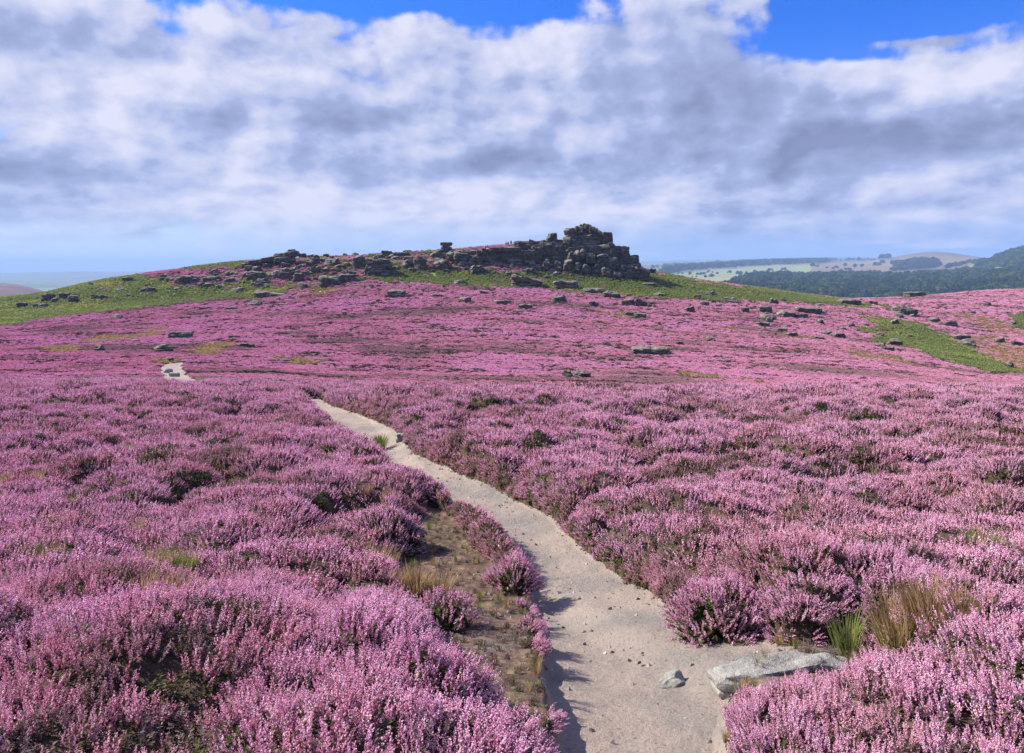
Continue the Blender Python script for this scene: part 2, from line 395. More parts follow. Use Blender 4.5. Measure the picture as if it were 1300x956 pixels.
# ------------------------------------------------------------------ object helpers
def tag(o, label=None, cat=None, group=None, kind=None):
    if label: o['label'] = label
    if cat: o['category'] = cat
    if group: o['group'] = group
    if kind: o['kind'] = kind
    return o
def np_mesh(name, V, Q=None, T=None, smooth=True):
    me = bpy.data.meshes.new(name); V = np.asarray(V, np.float32)
    me.vertices.add(len(V)); me.vertices.foreach_set('co', V.ravel())
    nq = 0 if Q is None else len(Q); ntr = 0 if T is None else len(T)
    if nq + ntr:
        idx = np.concatenate([a.ravel() for a in ((Q if nq else None), (T if ntr else None)) if a is not None]).astype(np.int32)
        st = np.concatenate([np.arange(nq) * 4, nq * 4 + np.arange(ntr) * 3]).astype(np.int32)
        tot = np.concatenate([np.full(nq, 4), np.full(ntr, 3)]).astype(np.int32)
        me.loops.add(len(idx)); me.loops.foreach_set('vertex_index', idx)
        me.polygons.add(nq + ntr); me.polygons.foreach_set('loop_start', st); me.polygons.foreach_set('loop_total', tot)
        me.polygons.foreach_set('use_smooth', np.full(nq + ntr, smooth))
    me.update(calc_edges=True)
    return me
def attr(me, name, data, typ='FLOAT', dom='POINT'):
    a = me.attributes.new(name, typ, dom)
    if typ == 'FLOAT_COLOR':
        d = np.ones((len(data), 4), np.float32); d[:, :3] = data; a.data.foreach_set('color', d.ravel())
    elif typ == 'FLOAT_VECTOR': a.data.foreach_set('vector', np.asarray(data, np.float32).ravel())
    elif typ == 'INT': a.data.foreach_set('value', np.asarray(data, np.int32))
    else: a.data.foreach_set('value', np.asarray(data, np.float32))
def link(name, me, parent=None, mats=()):
    o = bpy.data.objects.new(name, me); COL.objects.link(o)
    if parent: o.parent = parent
    for m in mats: me.materials.append(m)
    return o
def empty(name, loc=(0, 0, 0), rz=0.0):
    o = bpy.data.objects.new(name, None); COL.objects.link(o); o.location = loc; o.rotation_euler.z = rz; o.empty_display_size = 0.2
    return o
def grid_quads(nr, nc):
    i = np.arange((nr - 1) * (nc - 1)); r = i // (nc - 1); c = i % (nc - 1); a = r * nc + c
    return np.stack([a, a + 1, a + nc + 1, a + nc], 1)

def mat(name):
    m = bpy.data.materials.new(name); m.use_nodes = True; nt = m.node_tree; nt.nodes.clear()
    out = nt.nodes.new('ShaderNodeOutputMaterial')
    return m, nt, out
def geo_pos(nt):
    g = nt.nodes.new('ShaderNodeNewGeometry'); return E(nt, g.outputs['Position']), g
def obj_pos(nt):
    g = nt.nodes.new('ShaderNodeTexCoord'); return E(nt, g.outputs['Object'])
def attrn(nt, name, typ='GEOMETRY', out='Fac'):
    a = nt.nodes.new('ShaderNodeAttribute'); a.attribute_name = name; a.attribute_type = typ
    return E(nt, a.outputs[out])
def principled(nt, out, col, rough=0.9, bump=None, bs=0.4, bd=0.02, spec=0.2):
    b = nt.nodes.new('ShaderNodeBsdfPrincipled')
    if isinstance(col, E): nt.links.new(col.s, b.inputs['Base Color'])
    else: b.inputs['Base Color'].default_value = (*col, 1)
    b.inputs['Roughness'].default_value = rough; b.inputs['Specular IOR Level'].default_value = spec
    if bump is not None:
        n = nt.nodes.new('ShaderNodeBump'); n.inputs['Strength'].default_value = bs; n.inputs['Distance'].default_value = bd
        nt.links.new(bump.s, n.inputs['Height']); nt.links.new(n.outputs[0], b.inputs['Normal'])
    nt.links.new(b.outputs[0], out.inputs[0]); return b
def foliage_mat(name, colfn, transl=0.3):
    m, nt, out = mat(name)
    c = colfn(nt)
    d = nt.nodes.new('ShaderNodeBsdfDiffuse'); t = nt.nodes.new('ShaderNodeBsdfTranslucent'); mx = nt.nodes.new('ShaderNodeMixShader')
    nt.links.new(c.s, d.inputs[0]); nt.links.new(c.s, t.inputs[0]); mx.inputs[0].default_value = transl
    nt.links.new(d.outputs[0], mx.inputs[1]); nt.links.new(t.outputs[0], mx.inputs[2]); nt.links.new(mx.outputs[0], out.inputs[0])
    return m

# ------------------------------------------------------------------ materials
def c_flower(nt):
    tint = attrn(nt, 'tint'); hue = attrn(nt, 'hue', 'INSTANCER')
    a = mixc(nt, tint, (0.69, 0.255, 0.44), (1.0, 0.76, 0.885))
    b = mixc(nt, tint, (0.64, 0.23, 0.345), (0.98, 0.69, 0.77))
    c = mixc(nt, hue.ss(0.35, 0.75), a, b)
    d = mixc(nt, hue.ss(0.76, 1.0) * 0.75, c, mixc(nt, tint, (0.30, 0.19, 0.18), (0.55, 0.38, 0.36)))
    return d
FLOWER = foliage_mat("heather_blossom", c_flower, 0.42)
def c_leaf(nt):
    tint = attrn(nt, 'tint'); hue = attrn(nt, 'hue', 'INSTANCER')
    a = mixc(nt, tint, (0.035, 0.042, 0.018), (0.14, 0.145, 0.06))
    return mixc(nt, hue.ss(0.35, 0.9) * 0.7, a, (0.105, 0.075, 0.05))
LEAF = foliage_mat("heather_foliage", c_leaf, 0.15)
def c_twig(nt):
    tint = attrn(nt, 'tint'); return mixc(nt, tint, (0.07, 0.05, 0.045), (0.22, 0.17, 0.15))
TWIG = foliage_mat("heather_twig", c_twig, 0.0)
def c_grass(nt):
    tint = attrn(nt, 'tint'); hue = attrn(nt, 'hue', 'INSTANCER')
    g = mixc(nt, tint, (0.09, 0.13, 0.03), (0.26, 0.31, 0.08))
    s = mixc(nt, tint, (0.22, 0.13, 0.07), (0.50, 0.35, 0.19))
    return mixc(nt, hue.ss(0.35, 0.65), g, s)
GRASS = foliage_mat("grass_blade", c_grass, 0.35)
def c_brack(nt):
    tint = attrn(nt, 'tint'); hue = attrn(nt, 'hue', 'INSTANCER')
    g = mixc(nt, tint, (0.13, 0.165, 0.05), (0.40, 0.46, 0.15))
    return mixc(nt, hue.ss(0.5, 1.0), g, mixc(nt, tint, (0.32, 0.34, 0.08), (0.66, 0.63, 0.19)))
BRACK = foliage_mat("bracken_frond", c_brack, 0.35)
def c_tree(nt):
    tint = attrn(nt, 'tint'); hue = attrn(nt, 'hue', 'INSTANCER')
    return mixc(nt, hue, mixc(nt, tint, (0.012, 0.025, 0.016), (0.035, 0.055, 0.028)), mixc(nt, tint, (0.045, 0.075, 0.025), (0.12, 0.165, 0.05)))
TREEM = foliage_mat("tree_leaves", c_tree, 0.2)
m, nt, out = mat("tree_bark"); principled(nt, out, (0.09, 0.07, 0.055)); BARK = m

def ground_material():
    m, nt, out = mat("moor_ground"); p, g = geo_pos(nt)
    c = attrn(nt, 'col', out='Color')
    n1 = noise(nt, p, 14, 6, 0.65); n2 = noise(nt, p, 90, 3, 0.6)
    v = (n1.ss(0.3, 0.7) * 0.6 + 0.7) * (n2.ss(0.35, 0.65) * 0.35 + 0.82)
    mul = nt.nodes.new('ShaderNodeVectorMath'); mul.operation = 'SCALE'; nt.links.new(c.s, mul.inputs[0]); nt.links.new(v.s, mul.inputs['Scale'])
    principled(nt, out, E(nt, mul.outputs[0]), 0.95, n1 * 0.7 + n2 * 0.3, 0.7, 0.03)
    return m
def path_material():
    m, nt, out = mat("trodden_sand_path"); p, g = geo_pos(nt)
    big = noise(nt, p, 1.1, 4, 0.6, 0.4); n1 = noise(nt, p, 7, 6, 0.65); n2 = noise(nt, p, 42, 5, 0.75); n3 = noise(nt, p, 260, 2, 0.5)
    c = mixc(nt, big.ss(0.35, 0.65), (0.365, 0.295, 0.245), (0.255, 0.228, 0.202))
    c = mixc(nt, n1.ss(0.55, 0.8) * 0.55, c, (0.27, 0.21, 0.175))
    c = mixc(nt, n1.ss(0.45, 0.2) * 0.5, c, (0.43, 0.365, 0.315))
    c = mixc(nt, n2.ss(0.55, 0.68) * 0.85, c, (0.13, 0.10, 0.085))
    c = mixc(nt, n3.ss(0.62, 0.72) * 0.5, c, (0.62, 0.56, 0.52))
    principled(nt, out, c, 0.95, n1 * 0.5 + n2 * 0.45 + n3 * 0.15, 1.0, 0.045)
    return m
def rock_material(name="gritstone", a=(0.030, 0.026, 0.022), b=(0.115, 0.097, 0.077), lit_top=(0.34, 0.315, 0.25), amt=0.75, sc=1.0):
    m, nt, out = mat(name); p = obj_pos(nt); _, g = geo_pos(nt)
    n1 = noise(nt, p, 0.9 * sc, 6, 0.65, 0.3); n2 = noise(nt, p, 6 * sc, 5, 0.7); n4 = noise(nt, p, 0.35 * sc, 3, 0.5)
    sz = nt.nodes.new('ShaderNodeSeparateXYZ'); nt.links.new(p.s, sz.inputs[0])
    mp = nt.nodes.new('ShaderNodeMapping'); nt.links.new(p.s, mp.inputs[0]); mp.inputs['Scale'].default_value = (0.25, 0.25, 2.6)
    st = noise(nt, E(nt, mp.outputs[0]), 1.0 * sc, 4, 0.6)
    c = mixc(nt, n1.ss(0.3, 0.7), a, b)
    c = mixc(nt, st.ss(0.55, 0.7) * 0.5, c, (0.06, 0.055, 0.05))
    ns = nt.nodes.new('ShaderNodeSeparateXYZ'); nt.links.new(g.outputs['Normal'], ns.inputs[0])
    up = E(nt, ns.outputs[2]).ss(0.25, 0.9) * (n2.ss(0.3, 0.6)) * amt  # sunlit tops put into the colour: paler where the rock faces up
    c = mixc(nt, up, c, lit_top)
    c = mixc(nt, n2.ss(0.62, 0.75) * 0.5, c, (0.20, 0.14, 0.09))
    principled(nt, out, c, 0.92, n1 * 0.5 + n2 * 0.3 + st * 0.5, 1.0, 0.45 / sc)
    return m
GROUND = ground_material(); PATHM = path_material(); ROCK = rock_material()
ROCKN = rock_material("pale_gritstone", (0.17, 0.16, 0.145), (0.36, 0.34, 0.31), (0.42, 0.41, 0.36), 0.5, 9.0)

# ------------------------------------------------------------------ ground
def far_colour(x, Y, zn):
    n = fbm2(x / 6, Y / 6, 141, 4)[:, None]; n2 = fbm2(x / 1.5, Y / 1.5, 143, 3)[:, None]
    pink = np.array([0.18, 0.10, 0.11]) * (1 + 0.35 * n2) + np.array([0.03, 0.015, 0.0]) * n
    under = np.array([0.085, 0.055, 0.045]) * (1 + 0.4 * n2)
    k = sstep(40, 140, Y)[:, None]
    c = under * (1 - k) + pink * k
    br = np.array([0.17, 0.22, 0.07]) * (1 + 0.35 * n2); ta = np.array([0.42, 0.29, 0.12]) * (1 + 0.3 * n)
    ro = np.where(n2 > 0.05, np.array([0.15, 0.095, 0.07]), np.where(n > 0, np.array([0.15, 0.075, 0.09]), np.array([0.12, 0.12, 0.055])))
    for i, v in ((1, br), (2, ta), (3, ro)):
        c = np.where((zn == i)[:, None], v, c)
    return c
def build_ground():
    rows = np.exp(np.linspace(math.log(1.15), math.log(520), 660)); cols = np.linspace(-1.25, 1.25, 1000)
    Yg = np.repeat(rows, len(cols)); U = np.tile(cols, len(rows)); X = U * Yg
    sp, sb = masks(X, Yg); Z = ground_z(X, Yg, sp, sb)
    zn = zones(X, Yg); C = far_colour(X, Yg, zn)
    peat = np.array([0.125, 0.078, 0.056]); moss = np.array([0.15, 0.145, 0.06]); grey = np.array([0.19, 0.155, 0.13])
    n = fbm2(X / 0.35, Yg / 0.35, 151, 4)[:, None]; n2 = fbm2(X / 0.9 + 5, Yg / 0.9, 153, 3)[:, None]
    bare = peat * (1 + 0.5 * n); n3 = fbm2(X / 0.06, Yg / 0.06, 157, 3)[:, None]; km = sstep(0.16, 0.5, n2 + 0.5 * n3) * 0.28; bare = bare * (1 - km) + moss * (1 + 0.4 * n3) * km; kg = sstep(-0.14, -0.34, n2 + 0.4 * n3); bare = bare * (1 - kg) + grey * kg; bare = bare * (1 + 0.55 * n3)
    kb = sstep(-0.12, 0.02, sb)[:, None]; C = C * (1 - kb) + bare * kb
    ks = sstep(-0.015, 0.02, sp)[:, None]; C = C * (1 - ks) + np.array([0.33, 0.26, 0.22]) * ks
    V = np.stack([X, Yg, Z], 1)
    Q = grid_quads(len(rows), len(cols))
    # apron behind and beside the photographer
    nb = len(cols); ap = np.stack([cols * 45, np.full(nb, -25.0), np.full(nb, -1.9)], 1); ap0 = np.stack([cols * 4, np.full(nb, 0.2), np.full(nb, -1.66)], 1)
    o = len(V); V = np.concatenate([V, ap0, ap]); C = np.concatenate([C, np.tile(peat, (2 * nb, 1))])
    a = np.arange(nb - 1); Q = np.concatenate([Q, np.stack([o + a, o + a + 1, a + 1, a], 1), np.stack([o + nb + a, o + nb + a + 1, o + a + 1, o + a], 1)])
    me = np_mesh("ground", V, Q); attr(me, 'col', C, 'FLOAT_COLOR')
    tag(link("ground", me, None, [GROUND]), kind='structure')
    # path sheet lying a few millimetres above the sheet of ground
    r2 = np.exp(np.linspace(math.log(1.15), math.log(80), 900)); c2 = np.linspace(-0.52, 0.5, 1100)
    Y2 = np.repeat(r2, len(c2)); X2 = np.tile(c2, len(r2)) * Y2
    sp2, sb2 = masks(X2, Y2); Q2 = grid_quads(len(r2), len(c2))
    keep = (sp2[Q2] > 0.0).all(1); Q2 = Q2[keep]
    used, inv = np.unique(Q2.ravel(), return_inverse=True)
    Z2 = ground_z(X2[used], Y2[used], sp2[used], sb2[used]) + 0.006
    me = np_mesh("path", np.stack([X2[used], Y2[used], Z2], 1), inv.reshape(-1, 4))
    tag(link("path", me, None, [PATHM]), kind='structure')
build_ground()

def build_hills():
    rows = np.exp(np.linspace(math.log(430), math.log(17000), 420)); cols = np.linspace(-1.3, 1.3, 700)
    Yg = np.repeat(rows, len(cols)); U = np.tile(cols, len(rows)); X = U * Yg; Z = far_z(X, Yg)
    px = CX + F * U
    C = np.tile(np.array([0.05, 0.065, 0.03]), (len(X), 1))
    # patchwork of fields: jittered cells
    s = 260.0; xa = X + fbm2(X / 400, Yg / 400, 171, 2) * 90; ya = Yg * 0.55 + fbm2(X / 400, Yg / 400, 172, 2) * 90
    cell = h2(np.floor(xa / s), np.floor(ya / s), 173)[:, None]
    field = np.where(cell < 0.35, np.array([0.22, 0.30, 0.10]), np.where(cell < 0.65, np.array([0.26, 0.26, 0.12]), np.where(cell < 0.85, np.array([0.14, 0.19, 0.08]), np.array([0.30, 0.25, 0.15]))))
    C = np.where((Yg > 2300)[:, None], field, C)
    py = HY - F * Z / Yg
    moor = ((px > 1030) & (Yg > 2700) & (py < 347))[:, None]
    C = np.where(moor, np.array([0.20, 0.15, 0.085]) * (1 + 0.3 * fbm2(X / 200, Yg / 200, 175, 3)[:, None]), C)
    pale = ((px > 845) & (px < 1010) & (Yg > 2800) & (Yg < 5000))[:, None]
    C = np.where(pale, np.array([0.23, 0.25, 0.12]) * (1 + 0.12 * fbm2(X / 150, Yg / 150, 176, 3)[:, None]), C)
    gf = ((px > 1105) & (Yg > 2250) & (Yg < 3050))[:, None]; C = np.where(gf, np.array([0.20, 0.26, 0.075]), C)
    C = np.where((Yg > 5200)[:, None] & (px < 1100)[:, None], C * 0.55, C)
    top = (Yg > 4600)[:, None] & ((px > 1120) & (px < 1290))[:, None]
    C = np.where(top, np.array([0.15, 0.11, 0.075]), C)
    lh = ((px < 300) & (Yg < 2200))[:, None]
    C = np.where(lh, np.array([0.12, 0.08, 0.085]) * (1 + 0.3 * fbm2(X / 80, Yg / 80, 177, 3)[:, None]), C)
    me = np_mesh("hills", np.stack([X, Yg, Z], 1), grid_quads(len(rows), len(cols))); attr(me, 'col', C, 'FLOAT_COLOR')
    m, nt, out = mat("hill_pasture"); p, g = geo_pos(nt); c = attrn(nt, 'col', out='Color')
    n1 = noise(nt, p, 0.02, 5, 0.6); v = n1.ss(0.3, 0.7) * 0.4 + 0.8
    mul = nt.nodes.new('ShaderNodeVectorMath'); mul.operation = 'SCALE'; nt.links.new(c.s, mul.inputs[0]); nt.links.new(v.s, mul.inputs['Scale'])
    principled(nt, out, E(nt, mul.outputs[0]), 1.0)
    tag(link("hills", me, None, [m]), kind='structure')
build_hills()

# ------------------------------------------------------------------ small plant meshes (kept out of the scene, used by the ground cover)
OCT = np.array([(1, 0, 0), (-1, 0, 0), (0, 1, 0), (0, -1, 0), (0, 0, 1), (0, 0, -1)], float)
OCF = np.array([(0, 2, 4), (2, 1, 4), (1, 3, 4), (3, 0, 4), (2, 0, 5), (1, 2, 5), (3, 1, 5), (0, 3, 5)])
def octs(C, R, A, L):
    """octahedra centred C, radius R, axis A (unit), half length L"""
    n = len(C); A = A / np.linalg.norm(A, axis=1, keepdims=True)
    t = np.where(np.abs(A[:, 2:3]) < 0.9, np.array([[0, 0, 1.0]]), np.array([[1.0, 0, 0]]))
    B = np.cross(A, t); B /= np.linalg.norm(B, axis=1, keepdims=True); D = np.cross(A, B)
    V = C[:, None] + B[:, None] * (OCT[None, :, 0:1] * R[:, None, None]) + D[:, None] * (OCT[None, :, 1:2] * R[:, None, None]) + A[:, None] * (OCT[None, :, 2:3] * L[:, None, None])
    Fc = OCF[None] + (np.arange(n) * 6)[:, None, None]
    return V.reshape(-1, 3), Fc.reshape(-1, 3)
def blades(B, T, W, bend):
    """two-segment tapered blades from B to T"""
    n = len(B); side = np.cross(T - B, np.array([0, 0, 1.0]) + 0.01); side /= np.linalg.norm(side, axis=1, keepdims=True) + 1e-9
    M = (B + T) / 2 + bend; w = W[:, None]
    V = np.stack([B - side * w, B + side * w, M - side * w * 0.8, M + side * w * 0.8, T], 1).reshape(-1, 3)
    o = (np.arange(n) * 5)[:, None]
    Fc = np.concatenate([o + np.array([[0, 1, 3]]), o + np.array([[0, 3, 2]]), o + np.array([[2, 3, 4]])])
    return V, Fc
class Acc:
    def __init__(s): s.V = []; s.F = []; s.M = []; s.T = []; s.n = 0
    def add(s, V, Fc, mi, tint):
        s.V.append(V); s.F.append(Fc + s.n); s.M.append(np.full(len(Fc), mi)); s.n += len(V)
        s.T.append(np.broadcast_to(tint, (len(V),)) if np.ndim(tint) == 0 else tint)
    def mesh(s, name, mats):
        me = np_mesh(name, np.concatenate(s.V), None, np.concatenate(s.F), False)
        me.polygons.foreach_set('material_index', np.concatenate(s.M).astype(np.int32))
        attr(me, 'tint', np.concatenate(s.T))
        for m in mats: me.materials.append(m)
        return me
def sprig(rng, nspike, spread, hgt, flen, step, per, fr, leafn, flower=1.0, leafcol=1, ac=None, off=(0, 0, 0), R=None):
    """a clump of heather shoots: florets up each spike, scale leaves below"""
    ac = ac or Acc(); off = np.array(off)
    for i in range(nspike):
        r = spread * math.sqrt(rng.random()); ph = rng.random() * 6.283
        base = np.array([r * 0.35 * math.cos(ph), r * 0.35 * math.sin(ph), -0.03])
        h = hgt * (0.72 + 0.45 * rng.random()) * (1 - 0.25 * (r / spread) ** 2)
        top = np.array([r * math.cos(ph), r * math.sin(ph), h]) + rng.normal(0, 0.006, 3)
        ax = top - base; L = np.linalg.norm(ax); ax /= L
        fl = flen * (0.6 + 0.6 * rng.random())
        if rng.random() < flower:
            m = max(2, int(fl / step)) ; k = np.repeat(np.arange(m), per); N = len(k)
            t = k / max(m - 1, 1); rad = fr * (1.15 - 0.55 * t) * (0.8 + 0.4 * rng.random(N))
            a2 = rng.random(N) * 6.283
            sd = np.stack([np.cos(a2), np.sin(a2), np.zeros(N)], 1); o = sd * (rad * (0.9 if per > 1 else 0.25))[:, None]
            C = top - ax * (fl * (1 - t))[:, None] + o
            V, Fc = octs(C + off, rad * 0.62, ax + sd * 0.8, rad * 1.15)
            base_t = 0.15 + 0.6 * rng.random()
            tt = np.clip(base_t + rng.normal(0, 0.22, N), 0, 1)
            ac.add(V, Fc, 0, np.repeat(tt, 6))
        if leafn:
            N = leafn; t = rng.random(N) ** 0.7; C = base + ax * (t * (L - fl * 0.6))[:, None]
            a2 = rng.random(N) * 6.283; sd = np.stack([np.cos(a2), np.sin(a2), 0.5 + np.zeros(N)], 1)
            V, Fc = blades(C + off, C + off + sd * (fr * 3.0), np.full(N, fr * 0.7), np.zeros(3))
            ac.add(V, Fc, leafcol, np.repeat(rng.random(N), 5))
    return ac
LIB = bpy.data.collections.new("ground_cover_sources")
LIBN = {}
def lib(key, me):
    o = bpy.data.objects.new("plant_source.%03d" % (len(LIBN) + 1), me); LIB.objects.link(o); LIBN[key] = len(LIBN); return o
rng = np.random.default_rng(4)
MH = [FLOWER, LEAF, TWIG]
for i in range(5): lib(('near', i), sprig(rng, 20, 0.085, 0.115, 0.062, 0.0062, 2, 0.0052, 12).mesh("heather_clump", MH))
lib(('nearg', 0), sprig(rng, 14, 0.075, 0.09, 0.03, 0.006, 2, 0.005, 34, 0.12).mesh("heather_clump", MH))
lib(('neard', 0), sprig(rng, 18, 0.09, 0.10, 0.02, 0.007, 1, 0.004, 16, 0.1, 2).mesh("heather_clump", MH))
for i in range(4): lib(('mid', i), sprig(rng, 13, 0.085, 0.11, 0.062, 0.0105, 1, 0.0098, 4).mesh("heather_clump", MH))
lib(('midg', 0), sprig(rng, 13, 0.085, 0.09, 0.03, 0.012, 1, 0.008, 14, 0.15).mesh("heather_clump", MH))
def tuft(rng, n, rad, h, size, pink, mi=0):
    ac = Acc()
    a = rng.random(n) * 6.283; r = rad * np.sqrt(rng.random(n))
    z = h * np.sqrt(np.maximum(0, 1 - (r / rad) ** 2)) * (0.75 + 0.3 * rng.random(n))
    C = np.stack([r * np.cos(a), r * np.sin(a), z], 1); ax = np.stack([np.cos(a) * r / rad, np.sin(a) * r / rad, np.ones(n)], 1) + rng.normal(0, 0.25, (n, 3))
    k = rng.random(n) < pink
    for sel, mm in ((k, mi), (~k, 1 if mi == 0 else mi)):
        if sel.any():
            V, Fc = octs(C[sel], size * (0.7 + 0.6 * rng.random(sel.sum())), ax[sel], size * 1.7 * (0.7 + 0.6 * rng.random(sel.sum())))
            ac.add(V, Fc, mm, np.repeat(np.clip(0.24 + rng.normal(0, 0.22, sel.sum()), 0, 1), 6))
    return ac
for i in range(3): lib(('far', i), tuft(rng, 90, 0.30, 0.15, 0.032, 0.93).mesh("heather_clump", MH))
lib(('farg', 0), tuft(rng, 70, 0.28, 0.14, 0.032, 0.12).mesh("heather_clump", MH))
def frond_tuft(rng, n, rad, h, w, mt, droop=0.3, name="frond_clump"):
    ac = Acc(); a = rng.random(n) * 6.283; r0 = rad * 0.3 * np.sqrt(rng.random(n)); r1 = rad * (0.35 + 0.65 * rng.random(n))
    B = np.stack([r0 * np.cos(a), r0 * np.sin(a), np.full(n, -0.02)], 1)
    T = np.stack([r1 * np.cos(a), r1 * np.sin(a), h * (0.55 + 0.5 * rng.random(n))], 1)
    bend = np.stack([np.zeros(n), np.zeros(n), h * droop * (0.5 + rng.random(n))], 1)
    V, Fc = blades(B, T, w * (0.6 + 0.8 * rng.random(n)), bend); ac.add(V, Fc, 0, np.repeat(rng.random(n), 5))
    return ac.mesh(name, [mt])
lib(('bracken', 0), frond_tuft(rng, 46, 0.6, 0.5, 0.07, BRACK)); lib(('bracken', 1), frond_tuft(rng, 46, 0.55, 0.62, 0.06, BRACK))
lib(('grass', 0), frond_tuft(rng, 90, 0.16, 0.24, 0.0022, GRASS, 0.18)); lib(('grass', 1), frond_tuft(rng, 70, 0.12, 0.17, 0.0025, GRASS, 0.15))
lib(('fargrass', 0), frond_tuft(rng, 60, 0.45, 0.25, 0.02, GRASS, 0.15))
def crown_mesh(rng, n, rx, h, size):
    ac = Acc(); lob = [(rng.normal(0, rx * 0.33), rng.normal(0, rx * 0.33), h * (0.45 + 0.4 * rng.random()), rx * (0.45 + 0.3 * rng.random())) for _ in range(7)]
    C = []; N = []
    for i in range(n):
        l = lob[rng.integers(7)]; v = rng.normal(0, 1, 3); v /= np.linalg.norm(v); v[2] = abs(v[2]) * 1.0 - 0.25
        C.append(np.array(l[:3]) + v * l[3] * (0.75 + 0.3 * rng.random())); N.append(v)
    C = np.array(C); N = np.array(N)
    V, Fc = octs(C, size * (0.6 + 0.8 * rng.random(n)), N + rng.normal(0, .4, (n, 3)), size * 0.5 * (0.6 + 0.8 * rng.random(n)))
    ac.add(V, Fc, 0, np.repeat(rng.random(n), 6)); return ac.mesh("crown", [TREEM])
for i in range(3): lib(('tree', i), crown_mesh(rng, 170, 5.5, 11, 1.15))
# pebbles
def pebble(rng):
    V, Fc = octs(np.zeros((1, 3)), np.array([1.0]), np.array([[0.1, 0.2, 1.0]]), np.array([0.6])); V = V * (0.7 + 0.6 * rng.random((6, 1))); ac = Acc(); ac.add(V, Fc, 0, 0.5); return ac.mesh("pebble", [PEB])
def c_peb(nt):
    h = attrn(nt, 'hue', 'INSTANCER'); return mixc(nt, h, (0.10, 0.075, 0.065), (0.55, 0.50, 0.46))
PEB = foliage_mat("pebble_stone", c_peb, 0.0)
for i in range(3): lib(('peb', i), pebble(rng))

NGROUP = None
def scatter_group():
    global NGROUP
    ng = bpy.data.node_groups.new("ground_cover", 'GeometryNodeTree'); ng.is_modifier = True
    ng.interface.new_socket('Geometry', in_out='INPUT', socket_type='NodeSocketGeometry')
    ng.interface.new_socket('Geometry', in_out='OUTPUT', socket_type='NodeSocketGeometry')
    gi = ng.nodes.new('NodeGroupInput'); go = ng.nodes.new('NodeGroupOutput')
    sep = ng.nodes.new('GeometryNodeSeparateGeometry'); sep.domain = 'POINT'
    na = ng.nodes.new('GeometryNodeInputNamedAttribute'); na.data_type = 'FLOAT'; na.inputs['Name'].default_value = 'plant'
    cmp_ = ng.nodes.new('FunctionNodeCompare'); cmp_.data_type = 'FLOAT'; cmp_.operation = 'GREATER_THAN'; cmp_.inputs[1].default_value = 0.5
    ng.links.new(na.outputs['Attribute'], cmp_.inputs[0]); ng.links.new(gi.outputs[0], sep.inputs[0]); ng.links.new(cmp_.outputs[0], sep.inputs['Selection'])
    ci = ng.nodes.new('GeometryNodeCollectionInfo'); ci.inputs['Collection'].default_value = LIB; ci.inputs['Separate Children'].default_value = True; ci.inputs['Reset Children'].default_value = True
    iop = ng.nodes.new('GeometryNodeInstanceOnPoints'); iop.inputs['Pick Instance'].default_value = True
    def nm(name, typ):
        n = ng.nodes.new('GeometryNodeInputNamedAttribute'); n.data_type = typ; n.inputs['Name'].default_value = name; return n.outputs['Attribute']
    m2p = ng.nodes.new('GeometryNodeMeshToPoints')
    ng.links.new(sep.outputs[0], m2p.inputs[0])
    ng.links.new(m2p.outputs[0], iop.inputs['Points']); ng.links.new(ci.outputs[0], iop.inputs['Instance'])
    ng.links.new(nm('idx', 'INT'), iop.inputs['Instance Index']); ng.links.new(nm('rot', 'FLOAT_VECTOR'), iop.inputs['Rotation']); ng.links.new(nm('scl', 'FLOAT'), iop.inputs['Scale'])
    j = ng.nodes.new('GeometryNodeJoinGeometry'); ng.links.new(sep.outputs[1], j.inputs[0]); ng.links.new(iop.outputs[0], j.inputs[0]); ng.links.new(j.outputs[0], go.inputs[0])
    NGROUP = ng
scatter_group()
def scatter(name, P, idx, rot, scl, hue, base=None, mats=()):
    """one object: an optional base surface plus instanced plants on loose points"""
    n = len(P)
    if base is not None:
        BV, BQ = base; V = np.concatenate([BV, P]); nb = len(BV)
    else: V = P; BQ = None; nb = 0
    me = np_mesh(name, V, BQ)
    z = np.zeros(nb)
    attr(me, 'plant', np.concatenate([z, np.ones(n)])); attr(me, 'idx', np.concatenate([z, idx]), 'INT')
    attr(me, 'rot', np.concatenate([np.zeros((nb, 3)), rot]), 'FLOAT_VECTOR'); attr(me, 'scl', np.concatenate([z, scl])); attr(me, 'hue', np.concatenate([z, hue]))
    o = link(name, me, None, mats)
    md = o.modifiers.new("plants", 'NODES'); md.node_group = NGROUP
    return o
def jgrid(s, y0, y1, um, rng):
    """jittered points over the view wedge"""
    ys = np.arange(y0, y1, s); out = []
    for y in ys:
        w = um * y; xs = np.arange(-w, w, s); out.append(np.stack([xs, np.full(len(xs), y)], 1))
    P = np.concatenate(out); P += (rng.random(P.shape) - 0.5) * s * 1.1; return P[:, 0], P[:, 1]
def rots(nx, ny, nz, rng):
    n = len(nx); psi = rng.random(n) * 6.283; c, s = np.cos(-psi), np.sin(-psi)
    l = np.sqrt(nx ** 2 + ny ** 2 + nz ** 2); nx, ny, nz = nx / l, ny / l, nz / l
    x = nx * c - ny * s; y = nx * s + ny * c
    return np.stack([-np.arcsin(np.clip(y, -1, 1)), np.arctan2(x, nz), psi], 1)

